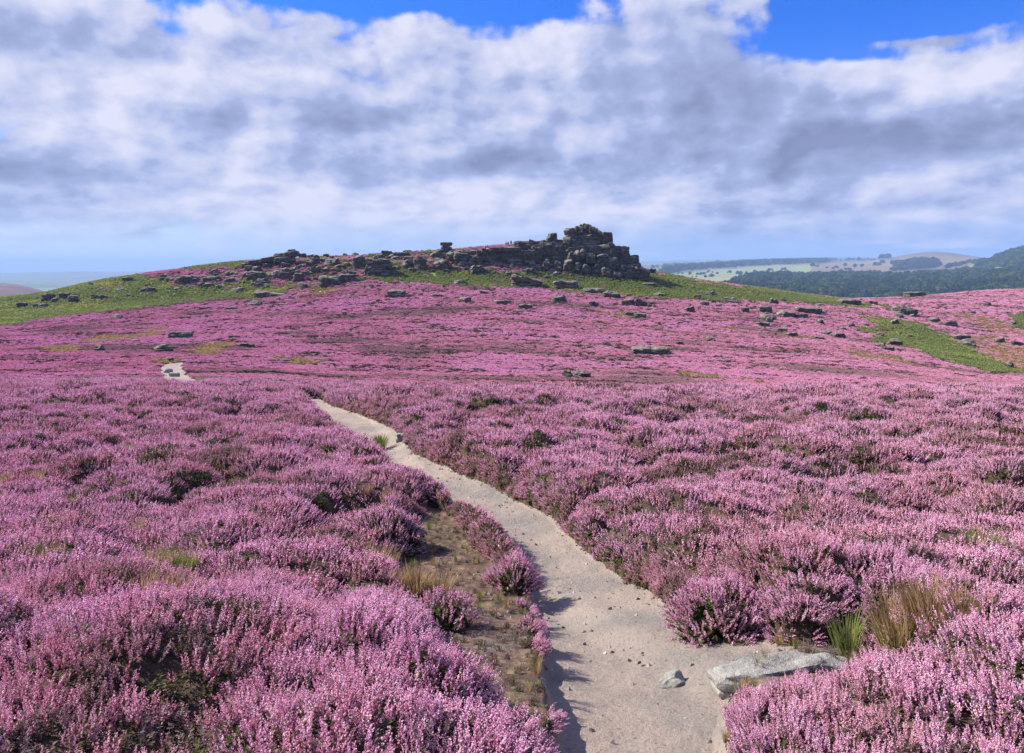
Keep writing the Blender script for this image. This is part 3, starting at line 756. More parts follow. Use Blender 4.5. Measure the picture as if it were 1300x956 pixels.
# ------------------------------------------------------------------ heather
def canopy(x, y):
    sp, sb = masks(x, y); return ground_z(x, y, sp, sb) + heather_h(x, y, sp, sb), sp, sb
PATCHES_GRASS = [(1245, 745, 0.35), (1030, 792, 0.22), (210, 765, 0.25), (225, 812, 0.22), (520, 762, 0.22), (1185, 850, 0.3), (55, 760, 0.2), (905, 700, 0.12), (480, 730, 0.2)]
GP = [(hit(a, b)[:2], r) for a, b, r in PATCHES_GRASS]
def build_heather():
    rng = np.random.default_rng(11)
    rows = np.exp(np.linspace(math.log(1.15), math.log(62), 480)); cols = np.linspace(-1.15, 1.15, 1000)
    Yg = np.repeat(rows, len(cols)); X = np.tile(cols, len(rows)) * Yg
    Z, sp, sb = canopy(X, Yg); H = Z - ground_z(X, Yg, sp, sb)
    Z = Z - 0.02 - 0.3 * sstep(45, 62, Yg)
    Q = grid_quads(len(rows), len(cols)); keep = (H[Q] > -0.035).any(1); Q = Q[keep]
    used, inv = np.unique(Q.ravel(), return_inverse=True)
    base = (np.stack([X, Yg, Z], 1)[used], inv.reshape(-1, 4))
    PP = []; II = []; RR = []; SS = []; HH = []
    def ring(s, y0, y1, um, kind, size, up, edge=False):
        x, y = jgrid(s, y0, y1, um, rng)
        if edge:
            a_, b_ = masks(x, y); k_ = (np.maximum(a_, b_) > -0.13) & (np.maximum(a_, b_) < -0.005); x, y = x[k_], y[k_]
        z, sp, sb = canopy(x, y); g = ground_z(x, y, sp, sb); h = z - g
        e = 0.05; zx = canopy(x + e, y)[0]; zy = canopy(x, y + e)[0]
        nx, ny = -(zx - z) / e, -(zy - z) / e; sl = np.sqrt(nx * nx + ny * ny); kk = np.minimum(1, 1.6 / np.maximum(sl, 1e-6)); nx *= kk; ny *= kk
        ok = h > 0.012
        patch = fbm2(x / 1.3, y / 1.3, 201, 3); fine = fbm2(x / 0.35, y / 0.35, 203, 2)
        low = h < 0.13 + 0.05 * fine                      # creases between bushes stay dark and leafy
        low &= ~((x > 0.4) & (x < 2.2) & (y < 4.2))
        thin = rng.random(len(x)) < np.where(low & (patch < 0.3), 0.65, 0.04)
        gap = (patch + 0.6 * fine < -0.38) & (rng.random(len(x)) < 0.6)
        grass = np.zeros(len(x), bool)
        for (gx, gy), r in GP: grass |= (np.hypot(x - gx, (y - gy)) < r * (0.8 + 0.7 * fine)) & (rng.random(len(x)) < 0.55)
        nv = 5 if kind == 'near' else 4
        idx = np.array([LIBN[(kind, 0)]] * len(x)) + rng.integers(0, nv, len(x))
        gi = LIBN[(kind + 'g', 0)]
        green = gap | (low & (rng.random(len(x)) < 0.45)) | (rng.random(len(x)) < 0.06)
        if edge: thin[:] = False; green = rng.random(len(x)) < 0.30
        idx = np.where(green, gi, idx)
        if kind == 'near' or y1 < 13: idx = np.where(rng.random(len(x)) < 0.05 + 0.10 * (patch > 0.25), LIBN[('neard', 0)], idx)
        if kind == 'near' or y1 < 13: idx = np.where(green & (rng.random(len(x)) < 0.4), LIBN[('neard', 0)], idx)
        ok &= ~thin & ~grass
        hue = np.clip(0.42 + 0.85 * fbm2(x / 1.1, y / 1.1, 207, 3) + 0.45 * fbm2(x / 0.25, y / 0.25, 209, 2) + rng.normal(0, 0.07, len(x)), 0, 1)
        sc = size * (0.8 + 0.4 * rng.random(len(x))) * np.where(h < 0.12, 0.8, 1.0)
        wind = 0.10
        R = rots(nx * up + wind, ny * up, np.ones(len(x)), rng)
        PP.append(np.stack([x, y, z - 0.035 * size], 1)[ok]); II.append(idx[ok]); RR.append(R[ok]); SS.append(sc[ok]); HH.append(hue[ok])
    ring(0.045, 1.6, 6.5, 0.6, 'near', 0.72, 1.0, True)
    ring(0.05, 6.5, 26, 0.5, 'mid', 0.8, 1.0, True)
    ring(0.088, 1.6, 5.2, 1.0, 'near', 1.0, 0.75)
    ring(0.092, 5.2, 12, 0.95, 'mid', 1.0, 0.75)
    ring(0.125, 12, 22, 0.9, 'mid', 1.35, 0.7)
    ring(0.19, 22, 42, 0.85, 'mid', 1.95, 0.6)
    def farring(k, y0, y1, um):
        # density falls with distance
        ys = [y0]
        while ys[-1] < y1: ys.append(ys[-1] + max(0.36, k * ys[-1]))
        for y in ys:
            s = max(0.36, k * y); xs = np.arange(-um * y, um * y, s); n = len(xs)
            x = xs + (rng.random(n) - .5) * s * 1.1; yy = y + (rng.random(n) - .5) * s * 1.1
            yield x, yy, np.full(n, s)
    X_, Y_, S_ = (np.concatenate(a) for a in zip(*farring(0.0042, 42, 420, 0.82)))
    sp, sb = masks(X_, Y_); zn = zones(X_, Y_); z = ground_z(X_, Y_, sp, sb)
    patch = fbm2(X_ / 5, Y_ / 2.5, 221, 3); fine = fbm2(X_ / 1.2, Y_ / 0.9, 223, 2); r = rng.random(len(X_))
    ok = (sp < -0.15) & ((zn == 0) | ((zn == 3) & (patch > -0.05)) | ((zn == 1) & ((r < 0.05) | ((fine > 0.35) & (r < 0.35)))) | ((zn == 2) & (r < 0.2)))
    ok &= ~((patch + fine * 0.9 < -0.30) & (r < 0.8))
    idx = LIBN[('far', 0)] + rng.integers(0, 3, len(X_)); idx = np.where((r > 0.86) | ((patch < -0.2) & (r > 0.6)), LIBN[('farg', 0)], idx)
    hue = np.clip(0.66 + 0.75 * fbm2(X_ / 14, Y_ / 9, 225, 3) + 0.25 * fine, 0, 1)
    sc = S_ / 0.40 * (0.75 + 0.5 * rng.random(len(X_))) * np.where(Y_ < 80, 1.1, 1.0)
    n0 = np.zeros(len(X_))
    R = rots(n0 + 0.05, n0, n0 + 1, rng)
    z = z - 0.03 * sc
    PP.append(np.stack([X_, Y_, z], 1)[ok]); II.append(idx[ok]); RR.append(R[ok]); SS.append(sc[ok]); HH.append(hue[ok])
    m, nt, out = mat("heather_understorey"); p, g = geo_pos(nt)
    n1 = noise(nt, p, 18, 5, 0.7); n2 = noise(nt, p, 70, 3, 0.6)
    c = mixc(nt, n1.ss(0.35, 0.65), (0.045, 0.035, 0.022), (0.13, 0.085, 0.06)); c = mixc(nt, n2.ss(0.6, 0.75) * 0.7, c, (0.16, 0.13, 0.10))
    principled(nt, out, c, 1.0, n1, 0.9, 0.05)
    o = scatter("heather", np.concatenate(PP), np.concatenate(II), np.concatenate(RR), np.concatenate(SS), np.concatenate(HH), base, [m])
    tag(o, "pink flowering heather carpeting the moor on both sides of the sandy path", "heather", kind='stuff')
    print("heather instances", sum(len(p) for p in PP))
build_heather()

def build_bracken():
    rng = np.random.default_rng(12)
    ys = [60.0]; out = []
    while ys[-1] < 330: ys.append(ys[-1] + max(0.5, 0.0032 * ys[-1]))
    for y in ys:
        s = max(0.5, 0.0032 * y); xs = np.arange(-0.82 * y, 0.82 * y, s); out.append(np.stack([xs, np.full(len(xs), y), np.full(len(xs), s)], 1))
    P = np.concatenate(out); P[:, :2] += (rng.random((len(P), 2)) - .5) * P[:, 2:3]
    x, y = P[:, 0], P[:, 1]; zn = zones(x, y); clump = fbm2(x / 3, y / 3, 301, 3)
    ok = ((zn == 1) & (clump > -0.55)) | ((zn == 3) & (clump > 0.30)); x, y, s = x[ok], y[ok], P[ok, 2]; n = len(x)
    z = base_z(x, y); idx = LIBN[('bracken', 0)] + rng.integers(0, 2, n)
    px = CX + F * x / y
    hue = np.clip(0.35 + 0.6 * fbm2(x / 9, y / 6, 303, 3) + rng.normal(0, 0.12, n) + 0.12 * (px < 420), 0, 1)
    R = rots(np.zeros(n) + 0.02, np.zeros(n), np.ones(n), rng)
    o = scatter("bracken", np.stack([x, y, z], 1), idx, R, s / 0.75 * (0.7 + 0.6 * rng.random(n)) , hue)
    tag(o, "bright green bracken in bands below the rocky edge and across the hollow on the right", "bracken", kind='stuff')
    print("bracken", n)
build_bracken()

def build_grass():
    rng = np.random.default_rng(13); PP = []; II = []; SS = []; HH = []
    for k, ((gx, gy), r) in enumerate(GP):
        n = int(26 * (r / 0.2) ** 2); a = rng.random(n) * 6.283; q = r * np.abs(rng.normal(0, 0.62, n)); x = gx + q * np.cos(a); y = gy + q * np.sin(a)
        sp, sb = masks(x, y); z = ground_z(x, y, sp, sb) + np.maximum(heather_h(x, y, sp, sb), 0) * 0.5
        PP.append(np.stack([x, y, z], 1)); II.append(LIBN[('grass', 0)] + rng.integers(0, 2, n)); SS.append(0.55 + 0.8 * rng.random(n)); HH.append(np.clip((0.35, 0.4, 0.4, 0.8, 0.85, 0.75, 0.6, 0.7, 0.6)[k] + rng.normal(0, 0.18, n), 0, 1))
    # sparse stalks through the near heather, fringe along the path and on the peat
    x, y = jgrid(0.30, 1.8, 14, 0.9, rng); sp, sb = masks(x, y); fr = fbm2(x / 0.9, y / 0.9, 311, 3); r = rng.random(len(x))
    ok = (r < 0.02 + 0.10 * (fr > 0.3)) & (sp < -0.05); n = ok.sum(); x, y, sp, sb = x[ok], y[ok], sp[ok], sb[ok]
    PP.append(np.stack([x, y, ground_z(x, y, sp, sb) + np.maximum(heather_h(x, y, sp, sb), 0) * 0.75], 1)); II.append(LIBN[('grass', 0)] + rng.integers(0, 2, n)); SS.append(0.7 + 0.5 * rng.random(n)); HH.append(np.clip(0.65 + rng.normal(0, .25, n), 0, 1))
    x, y = jgrid(0.055, 2.2, 24, 0.5, rng); sp, sb = masks(x, y); r = rng.random(len(x))
    ok = ((np.abs(sp + 0.03) < 0.04) & (r < 0.20 * (0.2 + (fbm2(x / 0.6, y / 0.6, 317, 2) > 0)))) | ((sb > -0.05) & (sp < -0.02) & (fbm2(x / 0.5, y / 0.5, 313, 2) > 0.25) & (r < 0.07)); x, y, sp, sb = x[ok], y[ok], sp[ok], sb[ok]; n = len(x)
    PP.append(np.stack([x, y, ground_z(x, y, sp, sb)], 1)); II.append(LIBN[('grass', 0)] + rng.integers(0, 2, n)); SS.append(0.18 + 0.26 * rng.random(n)); HH.append(np.clip(0.45 + rng.normal(0, .25, n), 0, 1))
    # dead heather stubs and moss on the bare peat
    x, y = jgrid(0.05, 1.8, 12, 0.5, rng); sp, sb = masks(x, y); r = rng.random(len(x))
    ok = (sb > -0.03) & (sp < -0.02) & (r < 0.42 + 0.6 * fbm2(x / 0.25, y / 0.25, 315, 2)); x, y, sp, sb = x[ok], y[ok], sp[ok], sb[ok]; n = len(x)
    PP.append(np.stack([x, y, ground_z(x, y, sp, sb) + 0.004], 1)); II.append(np.where(rng.random(n) < 0.75, LIBN[('neard', 0)], LIBN[('nearg', 0)])); SS.append(0.16 + 0.25 * rng.random(n)); HH.append(np.clip(0.8 + rng.normal(0, .2, n), 0, 1))
    # tan grass on the far slope
    x, y = jgrid(0.55, 45, 330, 0.82, rng)
    zn = zones(x, y); r = rng.random(len(x)); ok = ((zn == 2) & (r < 0.75)) | ((zn == 3) & (r < 0.15)) | ((zn == 1) & (r < 0.03)); x, y = x[ok], y[ok]; n = len(x)
    PP.append(np.stack([x, y, base_z(x, y)], 1)); II.append(np.full(n, LIBN[('fargrass', 0)])); SS.append(0.8 + 0.5 * rng.random(n)); HH.append(np.clip(0.72 + rng.normal(0, .2, n), 0, 1))
    P = np.concatenate(PP); n = len(P)
    o = scatter("grass", P, np.concatenate(II), rots(rng.normal(0, .1, n), rng.normal(0, .1, n), np.ones(n), rng), np.concatenate(SS), np.concatenate(HH))
    tag(o, "thin green and straw coloured moor grass growing through the heather and along the path edges", "grass", kind='stuff')
    print("grass", n)
    # pebbles and crumbs of peat on the path
    x, y = jgrid(0.035, 1.8, 16, 0.45, rng); sp, sb = masks(x, y); r = rng.random(len(x)); cl = fbm2(x / 0.5, y / 0.5, 321, 3)
    ok = ((sp > -0.02) & (r < 0.10 + 0.5 * np.maximum(cl, 0) + 0.25 * (sp < 0.08) + 0.25 * sstep(0.75, 1.4, x) * (y < 5.5))) | ((sb > 0) & (sp < 0) & (r < 0.12)); x, y, sp, sb = x[ok], y[ok], sp[ok], sb[ok]; n = len(x)
    o = scatter("pebbles", np.stack([x, y, ground_z(x, y, sp, sb) + 0.004], 1), LIBN[('peb', 0)] + rng.integers(0, 3, n), rng.random((n, 3)) * 6, 0.003 + 0.024 * rng.random(n) ** 5, np.clip(rng.normal(0.35, .3, n), 0, 1))
    tag(o, "loose pebbles, grit and dark crumbs of peat strewn over the sandy path", "pebbles", kind='stuff')
build_grass()

# ------------------------------------------------------------------ woods and field trees
WOODS = [
    [(915, 372), (930, 359), (945, 354), (960, 349.5), (975, 345.5), (995, 347), (1010, 352), (1040, 350.5), (1080, 351), (1120, 352), (1150, 352), (1170, 348), (1205, 346), (1230, 344), (1260, 345), (1300, 345), (1500, 345), (1500, 385), (915, 385)],
    [(1205, 336), (1215, 332.5), (1260, 332), (1262, 322), (1275, 318), (1300, 315.5), (1500, 300), (1500, 347), (1268, 341), (1240, 341), (1232, 335), (1210, 340), (1200, 343)],
    [(1131, 341.5), (1140, 337), (1165, 333), (1190, 333), (1195, 338), (1190, 340), (1150, 344.5), (1132, 345)],
    [(830, 347), (870, 342), (910, 338), (950, 334.5), (985, 332.5), (1020, 332), (1040, 330.5), (1065, 328), (1065, 330), (1040, 335), (1000, 336.5), (960, 338), (900, 342.5), (850, 347.5), (830, 350)],
    [(840, 342), (850, 338.5), (866, 338), (868, 340), (850, 343)],
    [(1095, 327), (1120, 326), (1130, 329), (1100, 330)],
]
def build_woods():
    rng = np.random.default_rng(14)
    pts = []
    for (y0, y1, s) in ((1150, 3600, 13.5), (3600, 8500, 24)):
        ys = np.arange(y0, y1, s)
        for y in ys:
            xs = np.arange(0.15 * y, 0.80 * y, s); pts.append(np.stack([xs, np.full(len(xs), y), np.full(len(xs), s)], 1))
    P = np.concatenate(pts); P[:, :2] += (rng.random((len(P), 2)) - .5) * P[:, 2:3] * 1.2
    x, y, s = P.T; z = far_z(x, y); px = CX + F * x / y; py = HY - F * z / y
    jx = fbm2(x / 120, y / 120, 331, 3) * 7; jy = fbm2(x / 90, y / 90, 332, 3) * 1.2
    m = np.zeros(len(x), bool)
    for k, p in enumerate(WOODS):
        lo, hi = ((1150, 2750), (2000, 3450), (2300, 4300), (3400, 8500), (5500, 8500), (4200, 8500))[k]
        b = (y > lo) & (y < hi); t = np.zeros(len(x), bool); t[b] = poly_sd(px[b] + jx[b], py[b] + jy[b], p) > 0; m |= t
    # hedgerow and scattered field trees over the pasture
    hedge = (np.abs(fbm2(x / 260, y / 420, 335, 2)) < 0.018) & (y > 2500) & (px < 1130) & (rng.random(len(x)) < 0.35); m |= hedge
    x, y, z, s = x[m], y[m], z[m], s[m]; n = len(x)
    o = scatter("woodland", np.stack([x, y, z], 1), LIBN[('tree', 0)] + rng.integers(0, 3, n), np.stack([np.zeros(n), np.zeros(n), rng.random(n) * 6.28], 1), s / 12.5 * (0.55 + 0.95 * rng.random(n) ** 1.5), np.clip(0.3 + 0.9 * fbm2(x / 90, y / 90, 336, 3) + rng.normal(0, .38, n), 0, 1))
    tag(o, "dark mixed woodland covering the far valley sides on the right", "woodland", kind='stuff')
    print("trees", n)
    spec = [(1085, 342, 7.0, "round dark tree, left one of the close pair on the far brown moor slope"), (1094, 341, 6.0, "round dark tree, right one of the close pair on the far brown moor slope"),
            (1120.5, 337, 7.0, "largest lone round tree on the far slope below the pale hilltop"), (1131.5, 335.5, 5.0, "smaller lone tree just right of the largest round field tree"),
            (1058, 343.5, 4.5, "small dark bushy tree standing in far field left of the tree pair")]
    for a, b, hp, lab in spec:
        X, Yd, Zg = hit(a, b, 2600, FAR, 6000)
        k = hp * Yd / F / 13.0
        t = empty("field_tree", (X, Yd, Zg)); tag(t, lab, "tree", "lone trees in the far fields")
        r2 = np.random.default_rng(int(a)); cm = crown_mesh(r2, 260, 5.8, 12, 1.0); c = link("crown", cm, t); c.scale = (k, k, k); c.location = (0, 0, k * 1.0)
        V = []; nn = 8; rr = ((0.9, 0), (0.6, 2.5), (0.45, 6), (0.2, 9))
        for r_, h_ in rr:
            for q in range(nn): V.append((r_ * math.cos(q * 6.283 / nn) * k, r_ * math.sin(q * 6.283 / nn) * k, h_ * k - (0.5 if h_ == 0 else 0)))
        Q = [(i * nn + j, i * nn + (j + 1) % nn, (i + 1) * nn + (j + 1) % nn, (i + 1) * nn + j) for i in range(3) for j in range(nn)]
        link("trunk", np_mesh("trunk", V, np.array(Q)), t, [BARK])
build_woods()


# ------------------------------------------------------------------ rocks
def cube_points(n):
    key = {}; V = []; Q = []
    t = np.linspace(-1, 1, n + 1)
    def vid(p):
        k = tuple(np.round(p, 5))
        if k not in key: key[k] = len(V); V.append(p)
        return key[k]
    for ax in range(3):
        for sg in (-1, 1):
            a, b = [(1, 2), (2, 0), (0, 1)][ax]
            ids = np.zeros((n + 1, n + 1), int)
            for i in range(n + 1):
                for j in range(n + 1):
                    p = [0, 0, 0]; p[ax] = sg; p[a] = t[i]; p[b] = t[j]; ids[i, j] = vid(p)
            for i in range(n):
                for j in range(n):
                    q = (ids[i, j], ids[i + 1, j], ids[i + 1, j + 1], ids[i, j + 1]); Q.append(q if sg > 0 else q[::-1])
    return np.array(V, float), np.array(Q)
CUBES = {n: cube_points(n) for n in (7, 12, 20, 21)}
def rock_mesh(w, d, h, seed, kind='boulder', n=12, tall=False):
    P, Q = CUBES[n]; P = P.copy(); rg = np.random.default_rng(seed)
    e = {'boulder': 3.2, 'block': 9.0, 'slab': 6.0, 'wedge': 6.0, 'ledge': 7.0}[kind]
    P /= (np.abs(P) ** e).sum(1, keepdims=True) ** (1 / e)
    K = {'boulder': 11, 'block': 5, 'slab': 7, 'wedge': 6, 'ledge': 5}[kind]
    if n == 21: K = 22
    for _ in range(K):
        v = rg.normal(0, 1, 3); v[2] = abs(v[2]) * (0.5 if kind in ('block', 'ledge') else 1.0); v /= np.linalg.norm(v)
        sup = np.abs(v).sum() if e > 5 else 1.1
        o = sup * (0.62 if n == 21 else 0.70) + sup * 0.25 * rg.random(); dd = np.maximum(0, P @ v - o); P -= dd[:, None] * v
    S = np.array([w / 2, d / 2, h / 2]); m = max(min(w, d, h), 0.12 * max(w, d, h))
    W = P * S
    lay = 0.10 if tall else (0.22 if kind in ('block', 'ledge') else 0.08)
    zz = W[:, 2] + 0.15 * W[:, 0] * rg.normal(0, 0.6); per = max(h / rg.uniform(2.2, 4.5), 1e-3)
    f = zz / per + rg.random() * 5; g = np.abs((f % 1.0) - 0.5) * 2                        # 1 at a bedding joint
    off = h2(np.floor(f), np.floor(f) * 0, seed) - 0.5
    kx = 1 - lay * (0.6 * np.clip((g - 0.7) / 0.3, 0, 1) + 0.45 * off)
    W[:, 0] *= kx; W[:, 1] *= kx
    fq = 1.6 / m; o = seed * 3.7 % 97
    N = P / (np.linalg.norm(P, axis=1, keepdims=True) + 1e-9)
    ns = sum((vn3(W[:, 0] * fq * k + o, W[:, 1] * fq * k + o, W[:, 2] * fq * k * 1.3 + o, seed) * 2 - 1) / k for k in (1, 2.1, 4.3))
    cs = m * rg.uniform(0.42, 0.62)
    warp = (vn3(W[:, 0] * fq + o, W[:, 1] * fq, W[:, 2] * fq, seed + 5) - 0.5) * cs * 0.5
    ck = np.floor((W[:, 0] + warp) / cs + 0.37) * 13.0 + np.floor((W[:, 1] + warp) / cs) * 71.0
    off2 = h2(ck, np.floor((W[:, 2] + warp * 0.6) / (cs * 0.55)), seed + 9) - 0.5
    if tall: off2 = h2(np.floor((W[:, 0] + warp) / cs * 0.8 + 0.2) * 13.0 + np.floor((W[:, 1] + warp) / cs) * 71.0, np.floor((W[:, 2] + warp) / (cs * 1.5)), seed + 9) - 0.5
    W += N * (ns[:, None] * m * 0.10 + off2[:, None] * m * (0 if n == 21 else 1) * (0.20 if kind in ('block', 'ledge') else 0.13))
    if kind == 'wedge': W[:, 2] = W[:, 2] * (1 - 0.42 * (W[:, 0] / (w / 2) + 1) * 0.9) + 0.0 * h
    W[:, 2] -= W[:, 2].min()
    me = np_mesh("rock", W, Q, None, False)
    me.polygons.foreach_set('use_smooth', np.full(len(Q), True)); 
    try: me.set_sharp_from_angle(angle=math.radians(24))
    except Exception: pass
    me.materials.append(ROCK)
    return me
SEED = [100]
def rock(name, px0, px1, py0, py1, kind, label=None, group=None, D=None, tilt=0.0, flip=False, mt=None, dep=None, n=None, cat='rock', sink=0.22, turn=None):
    SEED[0] += 1; sd = SEED[0]; rg = np.random.default_rng(sd)
    cx = (px0 + px1) / 2
    if D is None: x, Y, z = hit(cx, py1 - 0.5)
    else: Y = D; x = (cx - CX) / F * Y; z = HY * 0 - (py1 - HY) / F * Y
    w = (px1 - px0) / F * Y; h = (py1 - py0) / F * Y
    dp = dep or w * {'slab': 0.6, 'block': 0.7, 'ledge': 0.5, 'wedge': 0.55, 'boulder': 0.8}[kind]
    hh = h * (1 + sink)
    me = rock_mesh(w * 1.04, dp, hh, sd, kind, n or (7 if w * F / Y < 14 else 12), D is not None)
    yc = Y + dp * 0.45
    if D is None:
        a_ = np.array([x]); b_ = np.array([yc]); sp_, sb_ = masks(a_, b_); z = min(z, float(ground_z(a_, b_, sp_, sb_)[0]))
    o = link(name, me); o.location = (x, yc, z - h * sink)
    o.rotation_euler = (rg.normal(0, 0.05), tilt, (rg.normal(0, 0.22) if turn is None else turn) + (math.pi if flip else 0))
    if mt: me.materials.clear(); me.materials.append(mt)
    if label: tag(o, label, cat, group)
    return o
def outcrop(name, label, group, cat, blocks, D0, origin, rub=()):
    x0 = (origin[0] - CX) / F * D0; z0 = -(origin[1] - HY) / F * D0
    t = empty(name, (x0, D0, z0)); tag(t, label, cat, group)
    for b in blocks:
        px0, px1, py0, py1, dD, kind = b[:6]; tl = b[6] if len(b) > 6 else 0.0
        o = rock("rock_block", px0, px1, py0, py1, kind, D=D0 + dD, tilt=tl, n=20 if (px1 - px0) > 14 else 12, sink=0.12, dep=max(4.5, (px1 - px0) / F * D0 * 0.8) if (py1 - py0) > 7 else None, turn=random.Random(int(px0 * 7 + py0)).uniform(-0.25, 0.25))
        o.location = o.location - Vector((x0, D0, z0)); o.parent = t
    rg = random.Random(int(origin[0]))
    for (ax, ay, bx, by, num) in rub:
        for i in range(num):
            f = rg.random(); cx = ax + (bx - ax) * f; cy = ay + (by - ay) * f + rg.uniform(-1.5, 1.5); w = rg.uniform(3.5, 8)
            o = rock("rock_block", cx - w / 2, cx + w / 2, cy - w * rg.uniform(0.25, 0.5), cy + w * 0.45, rg.choice(('boulder', 'block', 'wedge')), D=D0 + rg.uniform(-1.5, 2.5), tilt=rg.uniform(-0.35, 0.35), n=12, sink=0.1)
            o.location = o.location - Vector((x0, D0, z0)); o.parent = t
    return t
def build_rocks():
    outcrop("rock_outcrop", "tall dark stacked gritstone tor, highest crag on the hilltop skyline", None, "crag", [
        (733, 751, 286, 300, 4, 'boulder'), (743, 762, 289, 303, 4.5, 'boulder'), (739, 747, 285.3, 290, 4, 'block'), (716.5, 738, 290.5, 299.5, 2, 'boulder'), (715.5, 736, 298, 306, 2, 'boulder'), (716, 738, 304.5, 318, 1, 'block'),
        (734, 768, 297, 320, 3, 'block'), (753, 766, 293, 309, 4, 'boulder'), (759, 770, 297, 308, 4.5, 'boulder'), (766, 778.5, 297, 317, 2.5, 'block'), (741, 781, 313, 344, 0.5, 'block'),
        (778, 800, 315, 332, 2, 'block'), (779, 789, 313.5, 322, 2.5, 'block'), (780, 808, 328, 346, 0.5, 'block'), (805.5, 812.5, 333.5, 343, 1, 'block'),
        (716, 744, 315, 345, -0.5, 'block'), (728, 738, 317.5, 330, -3, 'boulder'), (736, 744, 317, 329, -3, 'boulder'), (720, 731, 319, 333, -3, 'boulder'),
        (745, 757, 322, 334, -3, 'block'), (757, 772, 326, 341, -3, 'block'), (770, 786, 328, 345, -3.5, 'boulder'), (752, 764, 337, 349, -5, 'boulder'),
        (715, 729, 331, 344, -5, 'boulder'), (727, 739, 334, 346, -5.5, 'boulder'), (738, 750, 336, 349, -5.5, 'boulder'), (786, 804, 338, 352, -4.5, 'slab', 0.2), (800, 822, 341, 354, -4, 'slab', 0.25), (764, 778, 341, 352, -6, 'boulder'), (776, 790, 344, 355, -6, 'boulder'),
    ], 266, (760, 352), [(718, 293, 745, 287.5, 5), (745, 287.5, 768, 299, 6), (778, 316, 800, 322, 4), (800, 331, 826, 350, 9), (740, 316, 790, 342, 9), (716, 318, 740, 340, 5)])
    outcrop("crag", "broad blocky rock wall joined below the left of the tall tor", None, "crag", [
        (686, 703, 309, 341, 1, 'block'), (700, 718, 305.5, 342, 0.5, 'block'), (676, 690, 313, 341, 0, 'block'), (664, 680, 318, 345, -1, 'block'), (690, 700, 329, 344, -4, 'boulder'), (704, 714, 332, 345, -4, 'boulder'), (682, 690, 337, 346, -4, 'boulder'),
        (653, 690, 306.5, 311.5, 2, 'slab'), (655, 688, 310.5, 316.5, 1.5, 'slab'), (664, 680, 315, 321, 1, 'ledge'), (671, 683, 334, 346, -4, 'boulder')], 266, (690, 344), [(655, 309, 716, 308, 6), (664, 325, 716, 338, 8)])
    outcrop("rock_overhang", "black shaded overhanging cliff beneath the walkers on the hilltop", None, "crag", [
        (617, 640, 317, 340, 0, 'block'), (636, 662, 316, 345, -0.5, 'block'), (652, 668, 319, 342, 0, 'block'), (622, 660, 314, 319.5, -1.5, 'slab'), (605, 622, 318, 331, 0, 'block'), (643, 655, 332, 346, -3, 'boulder')], 266, (640, 344), [(606, 319, 650, 316, 6), (606, 330, 660, 342, 7)])
    outcrop("rock_ledge", "low broken rock edge right of the mushroom shaped rock", None, "crag", [
        (583, 608, 318.5, 331, 0, 'block'), (576, 592, 322, 336, -1, 'block'), (590, 606, 329, 341, -2, 'boulder'), (580, 594, 331, 342, -3, 'boulder'), (598, 612, 326, 337, -1, 'block'), (566, 582, 320, 332, 0, 'boulder')], 266, (592, 342), [(566, 322, 608, 319, 6), (568, 332, 608, 340, 6)])
    outcrop("balanced_rock", "mushroom shaped rock with flat cap standing alone on the skyline", None, "rock", [
        (559, 573.5, 308, 312, 0, 'slab'), (561, 571, 311, 315, 0, 'boulder'), (560, 573, 313.5, 317, 0, 'slab'), (555, 575.5, 316.3, 320, 0, 'slab')], 274, (566, 320))
    outcrop("rock_finger", "pale upright pointed rock just left of the tall tor", None, "rock", [
        (694.5, 702, 297.5, 308.5, 0, 'boulder'), (700, 706.5, 296, 308, 0.4, 'block', 0.05), (693, 709, 304.5, 309.5, 0.6, 'slab')], 268, (700, 308.5))
    outcrop("tilted_slabs", "stack of tilted slabs jutting up and right from the left skyline", None, "rock", [
        (345, 377.5, 321, 328, 0, 'slab', -0.17), (331, 362, 325.5, 332.5, 0, 'slab', -0.14), (348, 372, 327, 334, -1, 'block', -0.1), (365, 374.5, 317, 321, 0.2, 'slab', -0.15), (310, 335, 331, 336, 0, 'slab', -0.1)], 278, (350, 334))
